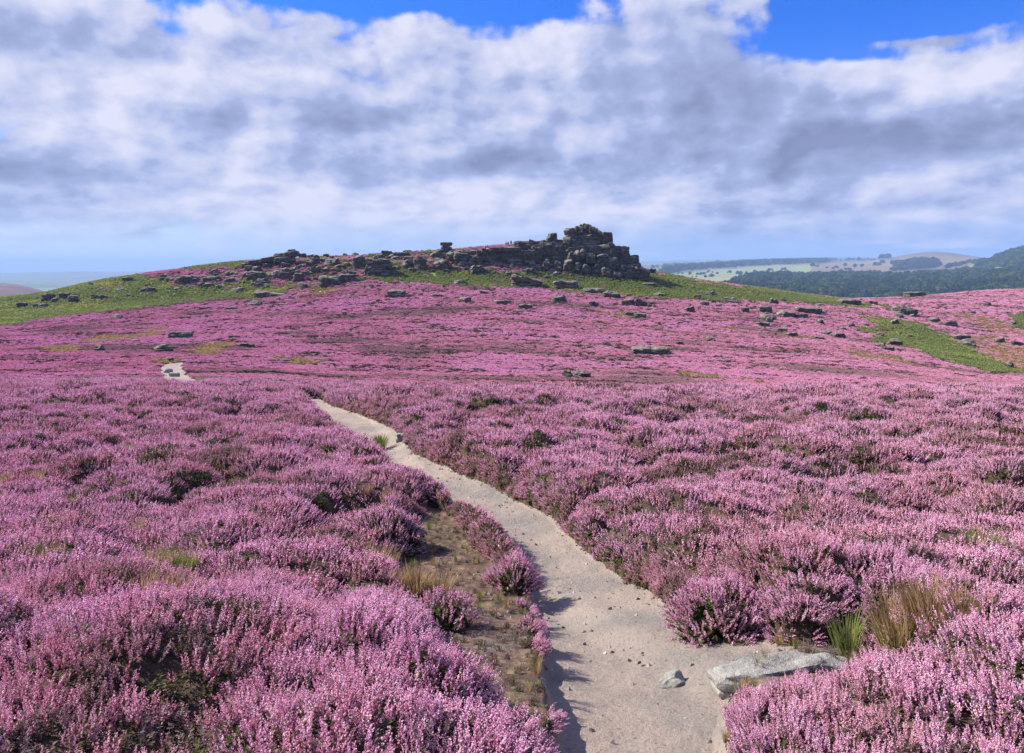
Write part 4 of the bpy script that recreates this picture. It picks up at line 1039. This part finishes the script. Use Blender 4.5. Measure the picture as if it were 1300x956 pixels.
    R = [
     (463.5, 494, 332.5, 353, 'block', "big pale topped cube boulder beside the green strip left of the hilltop"),
     (403, 433, 351, 366, 'boulder', "large pale flat faced boulder at the foot of the rocky slope on the left"),
     (427, 450, 349, 360, 'slab', "dark undercut slab right behind the large pale flat faced boulder"),
     (490, 513, 370, 379.5, 'block', "dark rectangular block lying alone in pink heather below the rocks"),
     (480, 497, 328, 338, 'wedge', "dark beaked rock just above and right of the big pale topped cube"),
     (510, 525, 331, 343, 'boulder', "leaning boulder with a light top left of the broken edge"),
     (525, 541, 327, 346, 'boulder', "heavy dark boulder at the left end of the skyline cliffs"),
     (547, 562, 317.5, 331, 'boulder', "round grey boulder below the mushroom shaped rock"),
     (549, 571, 330, 346, 'boulder', "large rounded grey brown boulder on the grass under the mushroom rock"),
     (313, 333, 347, 358, 'block', "dark split block at the top of the left green patch"),
     (321, 332, 357, 367, 'boulder', "blue grey upright boulder on the green patch at left"),
     (323, 357, 369.5, 379.5, 'wedge', "long dark wedge of rock at the lower edge of the left green patch"),
     (313, 331, 383, 389.5, 'boulder', "low domed dark rock in heather below the long dark wedge"),
     (379, 391, 360.5, 369, 'boulder', "pale egg shaped boulder left of the large flat faced boulder"),
     (340, 357, 345.5, 355, 'boulder', "pale topped rock at the left edge of the rock jumble"),
     (355, 372, 342, 355, 'block', "dark blocky rock in the middle of the left rock jumble"),
     (373, 385, 348, 360, 'slab', "upright bluish slab in the left rock jumble"),
     (394, 406, 341, 350, 'block', "pale cube shaped rock above the large flat faced boulder"),
     (395, 405, 329, 338, 'slab', "slanting light slab near the skyline right of the tilted stack"),
     (411, 431, 329, 340, 'boulder', "broad dark rock just under the skyline above the jumble"),
     (446, 463, 328, 342, 'boulder', "dark craggy rock left of the big pale topped cube"),
     (447, 454, 319, 323.5, 'boulder', "small round rock sitting on the heather skyline"),
     (484, 497, 320, 327, 'ledge', "small dark ledge breaking the skyline above the beaked rock"),
     (512, 522, 318.5, 322, 'slab', "flat little slab on the skyline left of the mushroom rock"),
     (224, 249, 352, 362.5, 'ledge', "long dark undercut ledge across the green slope at far left of the hill"),
     (262, 278, 352, 360, 'block', "dark block right of the long undercut ledge"),
     (256, 270, 361, 367, 'boulder', "grey boulder below the pink ledge on the left slope"),
     (202, 210, 350, 354.5, 'slab', "small flat stone on the left skyline crest"),
     (112, 124, 358, 363.5, 'wedge', "dark pointed stone on the green left skyline"),
     (52, 66, 375, 384, 'block', "dark block in the green strip at the far left"),
     (74, 86, 374, 381.5, 'block', "square dark rock second along the far left green strip"),
     (86, 97, 376, 386, 'slab', "pale leaning slab beside the square dark rock at far left"),
     (20, 32, 385, 392.5, 'slab', "pale narrow slab leaning at the far left end of the rocks"),
     (38, 51, 386, 392.5, 'boulder', "low rock right of the narrow leaning slab at far left"),
     (40, 49, 378, 382.5, 'boulder', "small dark rock above the far left green strip"),
     (115, 128, 376, 382.5, 'boulder', "light brown boulder under the pointed skyline stone"),
     (145, 155, 366, 371.5, 'boulder', "light boulder among bracken on the left slope"),
     (154, 166, 353, 359, 'ledge', "dark ledge where the left slope meets the skyline"),
     (178, 188, 366, 373, 'boulder', "dark rock half hidden in bracken left of the long ledge"),
     (140, 153, 401, 406, 'boulder', "lone dark rock in heather below the left bracken band"),
     (649, 688, 347.5, 366, 'wedge', "big dark wedge shaped boulder with a pale pointed left end"),
     (702, 734, 359, 368, 'slab', "long low dark slab right of the big wedge shaped boulder"),
     (700, 719, 376, 384.5, 'boulder', "dark domed boulder alone in pink heather under the tor"),
     (742, 768, 368, 374, 'ledge', "low dark ledge along the lower edge of the central bracken"),
     (764, 788, 371, 380, 'boulder', "knobbly rock at the right end of the low dark ledge"),
     (748, 760, 385, 391, 'block', "squat grey block right of the dark domed boulder"),
     (626, 648, 383, 388, 'slab', "flat slab in heather, lower left of the big wedge"),
     (658, 676, 388, 393.5, 'slab', "flat dark slab right of and below the flat slab in heather"),
     (582, 598, 379, 385.5, 'boulder', "pale speckled rock in heather below the left of the cliffs"),
     (609, 621, 369.5, 375, 'wedge', "small dark tilted rock between the bracken and the flat slab"),
     (547, 561, 375, 378.5, 'slab', "thin grey stone in heather right of the dark rectangular block"),
     (576, 592, 357, 363, 'boulder', "rounded grey rock at the lower edge of the bracken under the cliffs"),
     (598, 612, 339, 350, 'block', "upright grey stone in the bracken under the rock edge"),
     (714, 728, 471, 480.5, 'boulder', "left one of the rock pair half sunk in heather in the dip"),
     (729, 749, 470.5, 480, 'boulder', "right one of the rock pair half sunk in heather in the dip"),
     (817, 835, 361, 366, 'ledge', "black ledge in the bracken right of the tor"),
     (830, 845, 373, 378.5, 'boulder', "low dark rock just below the bracken right of the tor"),
     (808, 822, 378.5, 391, 'wedge', "dark peaked rock, tallest of the cluster below the tor's right end"),
     (820, 833, 384, 391.5, 'boulder', "low rock touching the dark peaked rock on its right"),
     (790, 806, 381, 389.5, 'boulder', "dark mound shaped rock left of the dark peaked rock"),
     (794, 809, 397, 402, 'slab', "flat slab at the edge of the yellow grass streak"),
     (806, 821, 399.5, 404.5, 'slab', "flat slab overlapping the yellow grass streak on the right"),
     (805, 853, 443.5, 452, 'ledge', "long straight dark stone with pale top, like a fallen log, mid slope"),
     (896, 909, 429, 434.5, 'boulder', "small grey rock in heather right of the long straight stone"),
     (859, 867, 434, 438.5, 'boulder', "tiny pale stone in heather above the long straight stone"),
     (890, 902, 382, 390, 'boulder', "grey rock beside dry grass on the right slope"),
     (895, 911, 371, 377.5, 'boulder', "dark jagged rock in bracken on the right shoulder"),
     (918, 939, 379, 386.5, 'boulder', "broad dark rock at the bracken edge on the right shoulder"),
     (942, 951, 392.5, 398.5, 'block', "small black block with straight sides on the right slope"),
     (965, 981, 391, 399, 'block', "pale grey block, brightest stone on the right slope"),
     (967, 987, 401, 407.5, 'boulder', "rubbly grey rock below the brightest stone on the right slope"),
     (989, 1010, 396, 404.5, 'boulder', "dark rock in the middle of the right slope boulder cluster"),
     (1013, 1043, 392, 400, 'ledge', "long dark ledge at the top of the right slope boulder cluster"),
     (1011, 1026, 400, 405, 'slab', "flat slab just under the long dark ledge on the right slope"),
     (962, 978, 410.5, 416.5, 'slab', "tilted pale and dark slab at the bottom of the right slope cluster"),
     (1000, 1013, 423.5, 428.5, 'slab', "flat rock with yellow grass behind it on the right slope"),
     (988, 1000, 418, 422.5, 'slab', "thin dark slab above the flat rock with yellow grass"),
     (1035, 1047, 426.5, 432.5, 'wedge', "dark tilted rock right of the flat rock with yellow grass"),
     (1038, 1047, 406.5, 412, 'boulder', "small rock below the right end of the long dark ledge"),
     (1044, 1058, 421, 427, 'boulder', "grey rock on the heather slope left of the green hollow"),
     (1057, 1074, 424, 430.5, 'slab', "flat grey rock next to the small green strip of the hollow"),
     (1079, 1087, 410.5, 417, 'boulder', "small upright rock at the upper tip of the green strip"),
     (1068, 1075, 416, 420.5, 'boulder', "tiny dark rock below the small upright rock"),
     (1114, 1126, 437, 442, 'boulder', "small rock in heather below the green hollow, upper of two"),
     (1122, 1136, 441.5, 446.5, 'slab', "small flat rock in heather below the green hollow, lower of two"),
     (1114, 1123, 424.5, 429.5, 'boulder', "dark rock on the inner edge of the green hollow"),
     (1129, 1147, 432, 440, 'boulder', "low grey rock on the lower lip of the green hollow"),
     (1138, 1166, 390, 402, 'boulder', "large dark craggy boulder between the two right hand heather slopes"),
     (1151, 1176, 372.5, 378.5, 'ledge', "flat pale rock on the right skyline against the woods"),
     (1180, 1196, 405, 410, 'boulder', "dark rock above the green hollow, left of a thin slab"),
     (1196, 1218, 409, 416, 'slab', "thin light slab above the green hollow"),
     (1068, 1094, 382, 389, 'slab', "long black slab at the end of the bracken on the right shoulder"),
     (1216, 1233, 427, 434, 'slab', "pale flat topped rock on the brown bank at the right"),
     (1222, 1242, 433, 442, 'boulder', "dark undercut boulder below the pale flat topped rock"),
     (1266, 1279, 430, 436.5, 'boulder', "dark rock on the brown bank near the right edge"),
     (1283, 1292, 408.5, 414.5, 'boulder', "dark rock beside a small green patch at the right edge"),
     (1287, 1300, 433, 440, 'wedge', "dark tilted rock at the right edge of the brown bank"),
     (1279, 1289, 461.5, 468.5, 'boulder', "small brown rock low on the bank at the right edge"),
     (118, 130, 439, 447, 'boulder', "small upright grey rock in the heather at left, beside orange grass"),
     (193, 215, 438, 448.5, 'boulder', "rounded grey boulder up the slope from the distant bit of path"),
     (212, 240, 423.5, 431, 'slab', "long flat grey slab in heather above the distant bit of path"),
     (304, 321, 437, 442.5, 'slab', "flat slab at the end of the orange grass"),
     (211, 219, 454, 460.5, 'boulder', "small grey stone just above the distant bit of path"),
     (164, 175, 432, 435, 'slab', "pale flat stone at the end of the yellow grass streak at left"),
     (295, 307, 366, 373, 'boulder', "grey rounded rock in bracken left of the long dark wedge"),
     (286, 299, 391, 395, 'slab', "flat pale stone on a tuft in the left heather"),
    ]
    for r in R:
        big = r[1] - r[0] > 22
        rock("boulder", *r[:5], label=r[5], group=None, tilt=0.0, turn=0.0 if r[4] in ('ledge', 'wedge') else None, n=20 if big else 12)
    # stones around the path
    rock("stone", 836, 880, 822, 840, 'boulder', "pale angular stone poking from the path at its lower edge", sink=1.0, n=21, mt=ROCKN, cat='stone')
    rock("stone_slab", 905, 1100, 846, 858, 'slab', "long smooth grey slab bordering the path, heather growing over its front", tilt=0.05, n=21, mt=ROCKN, cat='stone', dep=0.22, turn=0.28, sink=2.3)
    rock("stone", 503, 518, 551, 560, 'slab', "flat brown stone on the right side of the path beyond the grass tuft", mt=ROCKN, cat='stone')
    rock("stone", 206, 217, 469, 474, 'boulder', "grey stone lying on the distant bit of path", mt=ROCKN, cat='stone')
    rock("stone", 214, 226, 474, 479, 'slab', "flat stone across the middle of the distant bit of path", mt=ROCKN, cat='stone')
    # countless-looking small boulders of the jumble, each its own
    rg = np.random.default_rng(77); k = 0
    fields = [(250, 560, 321, 368, 175, 'jumble', "small gritstone boulder among the jumble on the left shoulder of the hill", "small boulders of the rocky shoulder"),
              (560, 830, 336, 356, 34, 'foot', "small boulder in the scree at the foot of the hilltop cliffs", "small boulders below the cliffs"),
              (15, 240, 356, 394, 30, 'left', "small rock in the bracken strip along the far left of the hill", "small rocks of the far left strip"),
              (850, 1280, 368, 440, 34, 'right', "small rock scattered over the heather on the right flank of the hill", "small rocks of the right flank")]
    for x0, x1, y0, y1, num, nm, lab, grp in fields:
        for _ in range(num):
            for _t in range(30):
                a = rg.uniform(x0, x1); b = rg.uniform(y0, y1)
                if nm == 'jumble' and not (b > 330 - (a - 250) * 0.02 + max(0, 380 - a) * 0.14 and b < 368 - max(0, a - 440) * 0.16): continue
                if nm == 'left' and abs(b - (390 - (a - 15) * 0.13)) > 8: continue
                if nm == 'foot' and b < 340: continue
                if nm == 'right' and not (372 + (a - 850) * 0.04 < b < 395 + (a - 850) * 0.13): continue
                break
            wpx = 3.5 + 8.5 * rg.random() ** 1.5
            rock("small_boulder", a - wpx / 2, a + wpx / 2, b - wpx * rg.uniform(0.4, 0.8), b, ('boulder', 'block', 'slab')[rg.integers(3)], label=lab, group=grp, n=7, tilt=rg.normal(0, 0.15))
build_rocks()


# ------------------------------------------------------------------ walkers
def skin_obj(name, pts, edges, rad, mt, parent):
    me = bpy.data.meshes.new(name); me.from_pydata([Vector(p) for p in pts], edges, []); me.update()
    o = link(name, me, parent, [mt]); md = o.modifiers.new("skin", 'SKIN'); md.use_smooth_shade = True
    for i, r in enumerate(rad): me.skin_vertices[0].data[i].radius = (r, r * 0.85)
    me.skin_vertices[0].data[0].use_root = True
    sb = o.modifiers.new("smooth", 'SUBSURF'); sb.levels = 1; sb.render_levels = 1
    return o
def plain(name, col):
    m, nt, out = mat(name); p = obj_pos(nt); n = noise(nt, p, 30, 3); principled(nt, out, mixc(nt, n, tuple(c * 0.8 for c in col), tuple(c * 1.15 for c in col)), 0.9); return m
SKINM = plain("skin", (0.45, 0.27, 0.20)); DARKC = plain("dark_cloth", (0.03, 0.035, 0.06)); REDC = plain("plum_cloth", (0.16, 0.05, 0.09)); BLUEC = plain("blue_cloth", (0.05, 0.08, 0.2)); HAIRM = plain("hair", (0.04, 0.025, 0.02)); GREYC = plain("grey_cloth", (0.08, 0.08, 0.09))
def person(px, py, label, jm, tm, lean=0.0, hgt=1.72, step=0.12, rz=0.0):
    x, Y, z = hit(px, py, 200)
    t = empty("person", (x, Y, z + 0.12), rz); tag(t, label, "person", "walkers on the hilltop")
    s = hgt / 1.72
    P = [(0, 0, .93), (0, 0, 1.12), (lean * .5, 0, 1.38), (lean, 0, 1.48), (lean * 1.1, 0, 1.60), (lean * 1.1, 0.0, 1.68),
         (-.09, 0, .86), (-.10, step, .48), (-.10, step * 0.6, .08), (-.10, step * 0.6 + .13, .03), (.09, 0, .86), (.10, -step, .48), (.10, -step * 1.6, .08), (.10, -step * 1.6 + .13, .03),
         (-.19, 0, 1.40), (-.25, -.05, 1.12), (-.24, .10, .90), (-.24, .15, .82), (.19, 0, 1.40), (.25, .05, 1.12), (.24, .14, .92), (.24, .2, .84)]
    P = [(a * s, b * s, c * s) for a, b, c in P]
    Ed = [(0, 1), (1, 2), (2, 3), (3, 4), (4, 5), (0, 6), (6, 7), (7, 8), (8, 9), (0, 10), (10, 11), (11, 12), (12, 13), (2, 14), (14, 15), (15, 16), (16, 17), (2, 18), (18, 19), (19, 20), (20, 21)]
    Rd = [.13, .13, .15, .06, .10, .09, .09, .065, .045, .04, .09, .065, .045, .04, .065, .045, .035, .035, .065, .045, .035, .035]
    skin_obj("body", P, Ed, [r * s for r in Rd], SKINM, t)
    def sub(name, ids, ex, m):
        mp = {v: i for i, v in enumerate(ids)}
        skin_obj(name, [P[i] for i in ids], [(mp[a], mp[b]) for a, b in Ed if a in mp and b in mp], [(Rd[i] + ex) * s for i in ids], m, t)
    sub("jacket", [1, 0, 2, 14, 15, 16, 18, 19, 20], 0.035, jm); sub("trousers", [0, 6, 7, 8, 10, 11, 12], 0.022, tm)
    h, q = CUBES[7]; v = h / np.linalg.norm(h, axis=1, keepdims=True) * np.array([.105, .115, .10]) * s + np.array([lean * 1.1, -.015, 1.69]) * s
    link("hair", np_mesh("hair", v, q), t, [HAIRM])
def build_people():
    person(648.8, 312.5, "walker in dark clothes standing tallest against the sky, right of the pair", DARKC, DARKC, 0.04, 1.9)
    person(645.2, 313.5, "walker in a plum jacket, right one of the close pair on the hilltop", REDC, DARKC, 0.0, 1.8, rz=0.5)
    person(642.6, 313.8, "walker in a blue jacket, left one of the close pair on the hilltop", BLUEC, GREYC, 0.0, 1.78, rz=-0.4)
    person(618.8, 318.0, "dark figure walking alone left of the pair, above the cliff", DARKC, GREYC, 0.05, 1.8, rz=1.2)
build_people()


# ------------------------------------------------------------------ single heather bushes and tufts that stand out
def heather_bush(px, py, r, h, label, seed, kind='near', flower=1.0, nc=None, lean=(0, 0), dy=0.0):
    rg = np.random.default_rng(seed); x0, y0, _ = hit(px, py)
    y0 += dy; sp, sb = masks(np.array([x0]), np.array([y0])); z0 = float(ground_z(np.array([x0]), np.array([y0]), sp, sb)[0])
    t = empty("heather_bush", (x0, y0, z0)); tag(t, label, "heather bush", None)
    ac = Acc(); nc = nc or int(75 * (r / 0.35) ** 2)
    for i in range(nc):
        ph = i * 2.39996 + rg.random() * 0.5; th = math.acos(1 - (i + 0.5) / nc * 0.93)       # over the dome
        n = np.array([math.sin(th) * math.cos(ph), math.sin(th) * math.sin(ph), math.cos(th)])
        lump = 0.82 + 0.3 * rg.random()
        pos = n * np.array([r, r, h]) * 0.78 * lump + np.array([lean[0], lean[1], 0]) * n[2]
        a = sprig(rg, 13, 0.075, 0.105, 0.06, 0.0064 if kind == 'near' else 0.0105, 2 if kind == 'near' else 1, 0.0052 if kind == 'near' else 0.0095, 10, flower)
        up = Vector(n * np.array([0.75, 0.75, 1.0]) + np.array([0, 0, 0.35])).normalized(); Mx = np.array(up.to_track_quat('Z', 'Y').to_matrix())
        for k in range(len(a.V)):
            V = a.V[k] @ Mx.T + pos; Fk = a.F[k] - a.F[k].min(); ac.add(V, Fk, int(a.M[k][0]), a.T[k])
    for nm, mi, mt in (("blossom", 0, FLOWER), ("foliage", 1, LEAF)):
        b = Acc()
        for V, Fc, M, T in zip(ac.V, ac.F, ac.M, ac.T):
            if M[0] == mi: b.add(V, Fc - Fc.min(), 0, T)
        if mi == 1:      # woody stems from the root to the shoots
            N = nc * 4; i = rg.integers(0, nc, N); th = np.arccos(1 - rg.random(N) * 0.9); ph = rg.random(N) * 6.283
            T_ = np.stack([np.sin(th) * np.cos(ph) * r, np.sin(th) * np.sin(ph) * r, np.cos(th) * h], 1) * 0.85
            V, Fc = blades(rg.normal(0, 0.03, (N, 3)) * [1, 1, 0], T_, np.full(N, 0.004), np.array([0, 0, 0.02])); b.add(V, Fc, 0, np.repeat(rg.random(N) * 0.6, 5))
            V, Fc = octs(T_ * 0.8, np.full(N, 0.03), rg.normal(0, 1, (N, 3)), np.full(N, 0.03)); b.add(V, Fc, 0, np.repeat(rg.random(N) * 0.4, 6))
        link(nm, b.mesh(nm, [mt]), t)
def build_bushes():
    heather_bush(528, 925, 0.33, 0.30, "bright pink rounded heather bush nearest the bottom left of the bare peat", 1)
    heather_bush(652, 752, 0.21, 0.27, "small dense heather bush overhanging the left edge of the path and shading it", 2)
    heather_bush(482, 700, 0.50, 0.42, "large dark sided heather bush left of the bare peat patch", 3, 'mid')
    heather_bush(915, 800, 0.36, 0.34, "big heather bush bulging over the right side of the path at its widest", 4)
    heather_bush(562, 800, 0.20, 0.20, "small brownish pink heather plant at the left side of the bare peat", 5, flower=0.6)
    heather_bush(1150, 735, 0.50, 0.40, "tall pale pink heather mound with dark hollow on its right side", 6, 'mid')
    x, Y, z = hit(483, 562); me = frond_tuft(np.random.default_rng(8), 160, 0.32, 0.28, 0.007, GRASS, 0.18, "grass_tuft"); o = link("grass_tuft", me); o.location = (x, Y, z - 0.1); tag(o, "round bright green grass tuft growing in the middle of the path", "grass tuft")
build_bushes()


# ------------------------------------------------------------------ air
def build_haze():
    x0, x1, y0, y1, z0, z1 = -24000, 24000, -60, 17600, -330, 150
    V = [(x, y, z) for x in (x0, x1) for y in (y0, y1) for z in (z0, z1)]
    Q = np.array([(0, 1, 3, 2), (4, 6, 7, 5), (0, 4, 5, 1), (2, 3, 7, 6), (0, 2, 6, 4), (1, 5, 7, 3)])
    m, nt, out = mat("haze_air"); v = nt.nodes.new('ShaderNodeVolumePrincipled')
    v.inputs['Color'].default_value = (0.42, 0.63, 1.0, 1); v.inputs['Density'].default_value = 1.2e-4; v.inputs['Anisotropy'].default_value = 0.0
    nt.links.new(v.outputs[0], out.inputs['Volume'])
    o = link("haze", np_mesh("haze", V, Q, None, False), None, [m]); tag(o, kind='stuff')
build_haze()
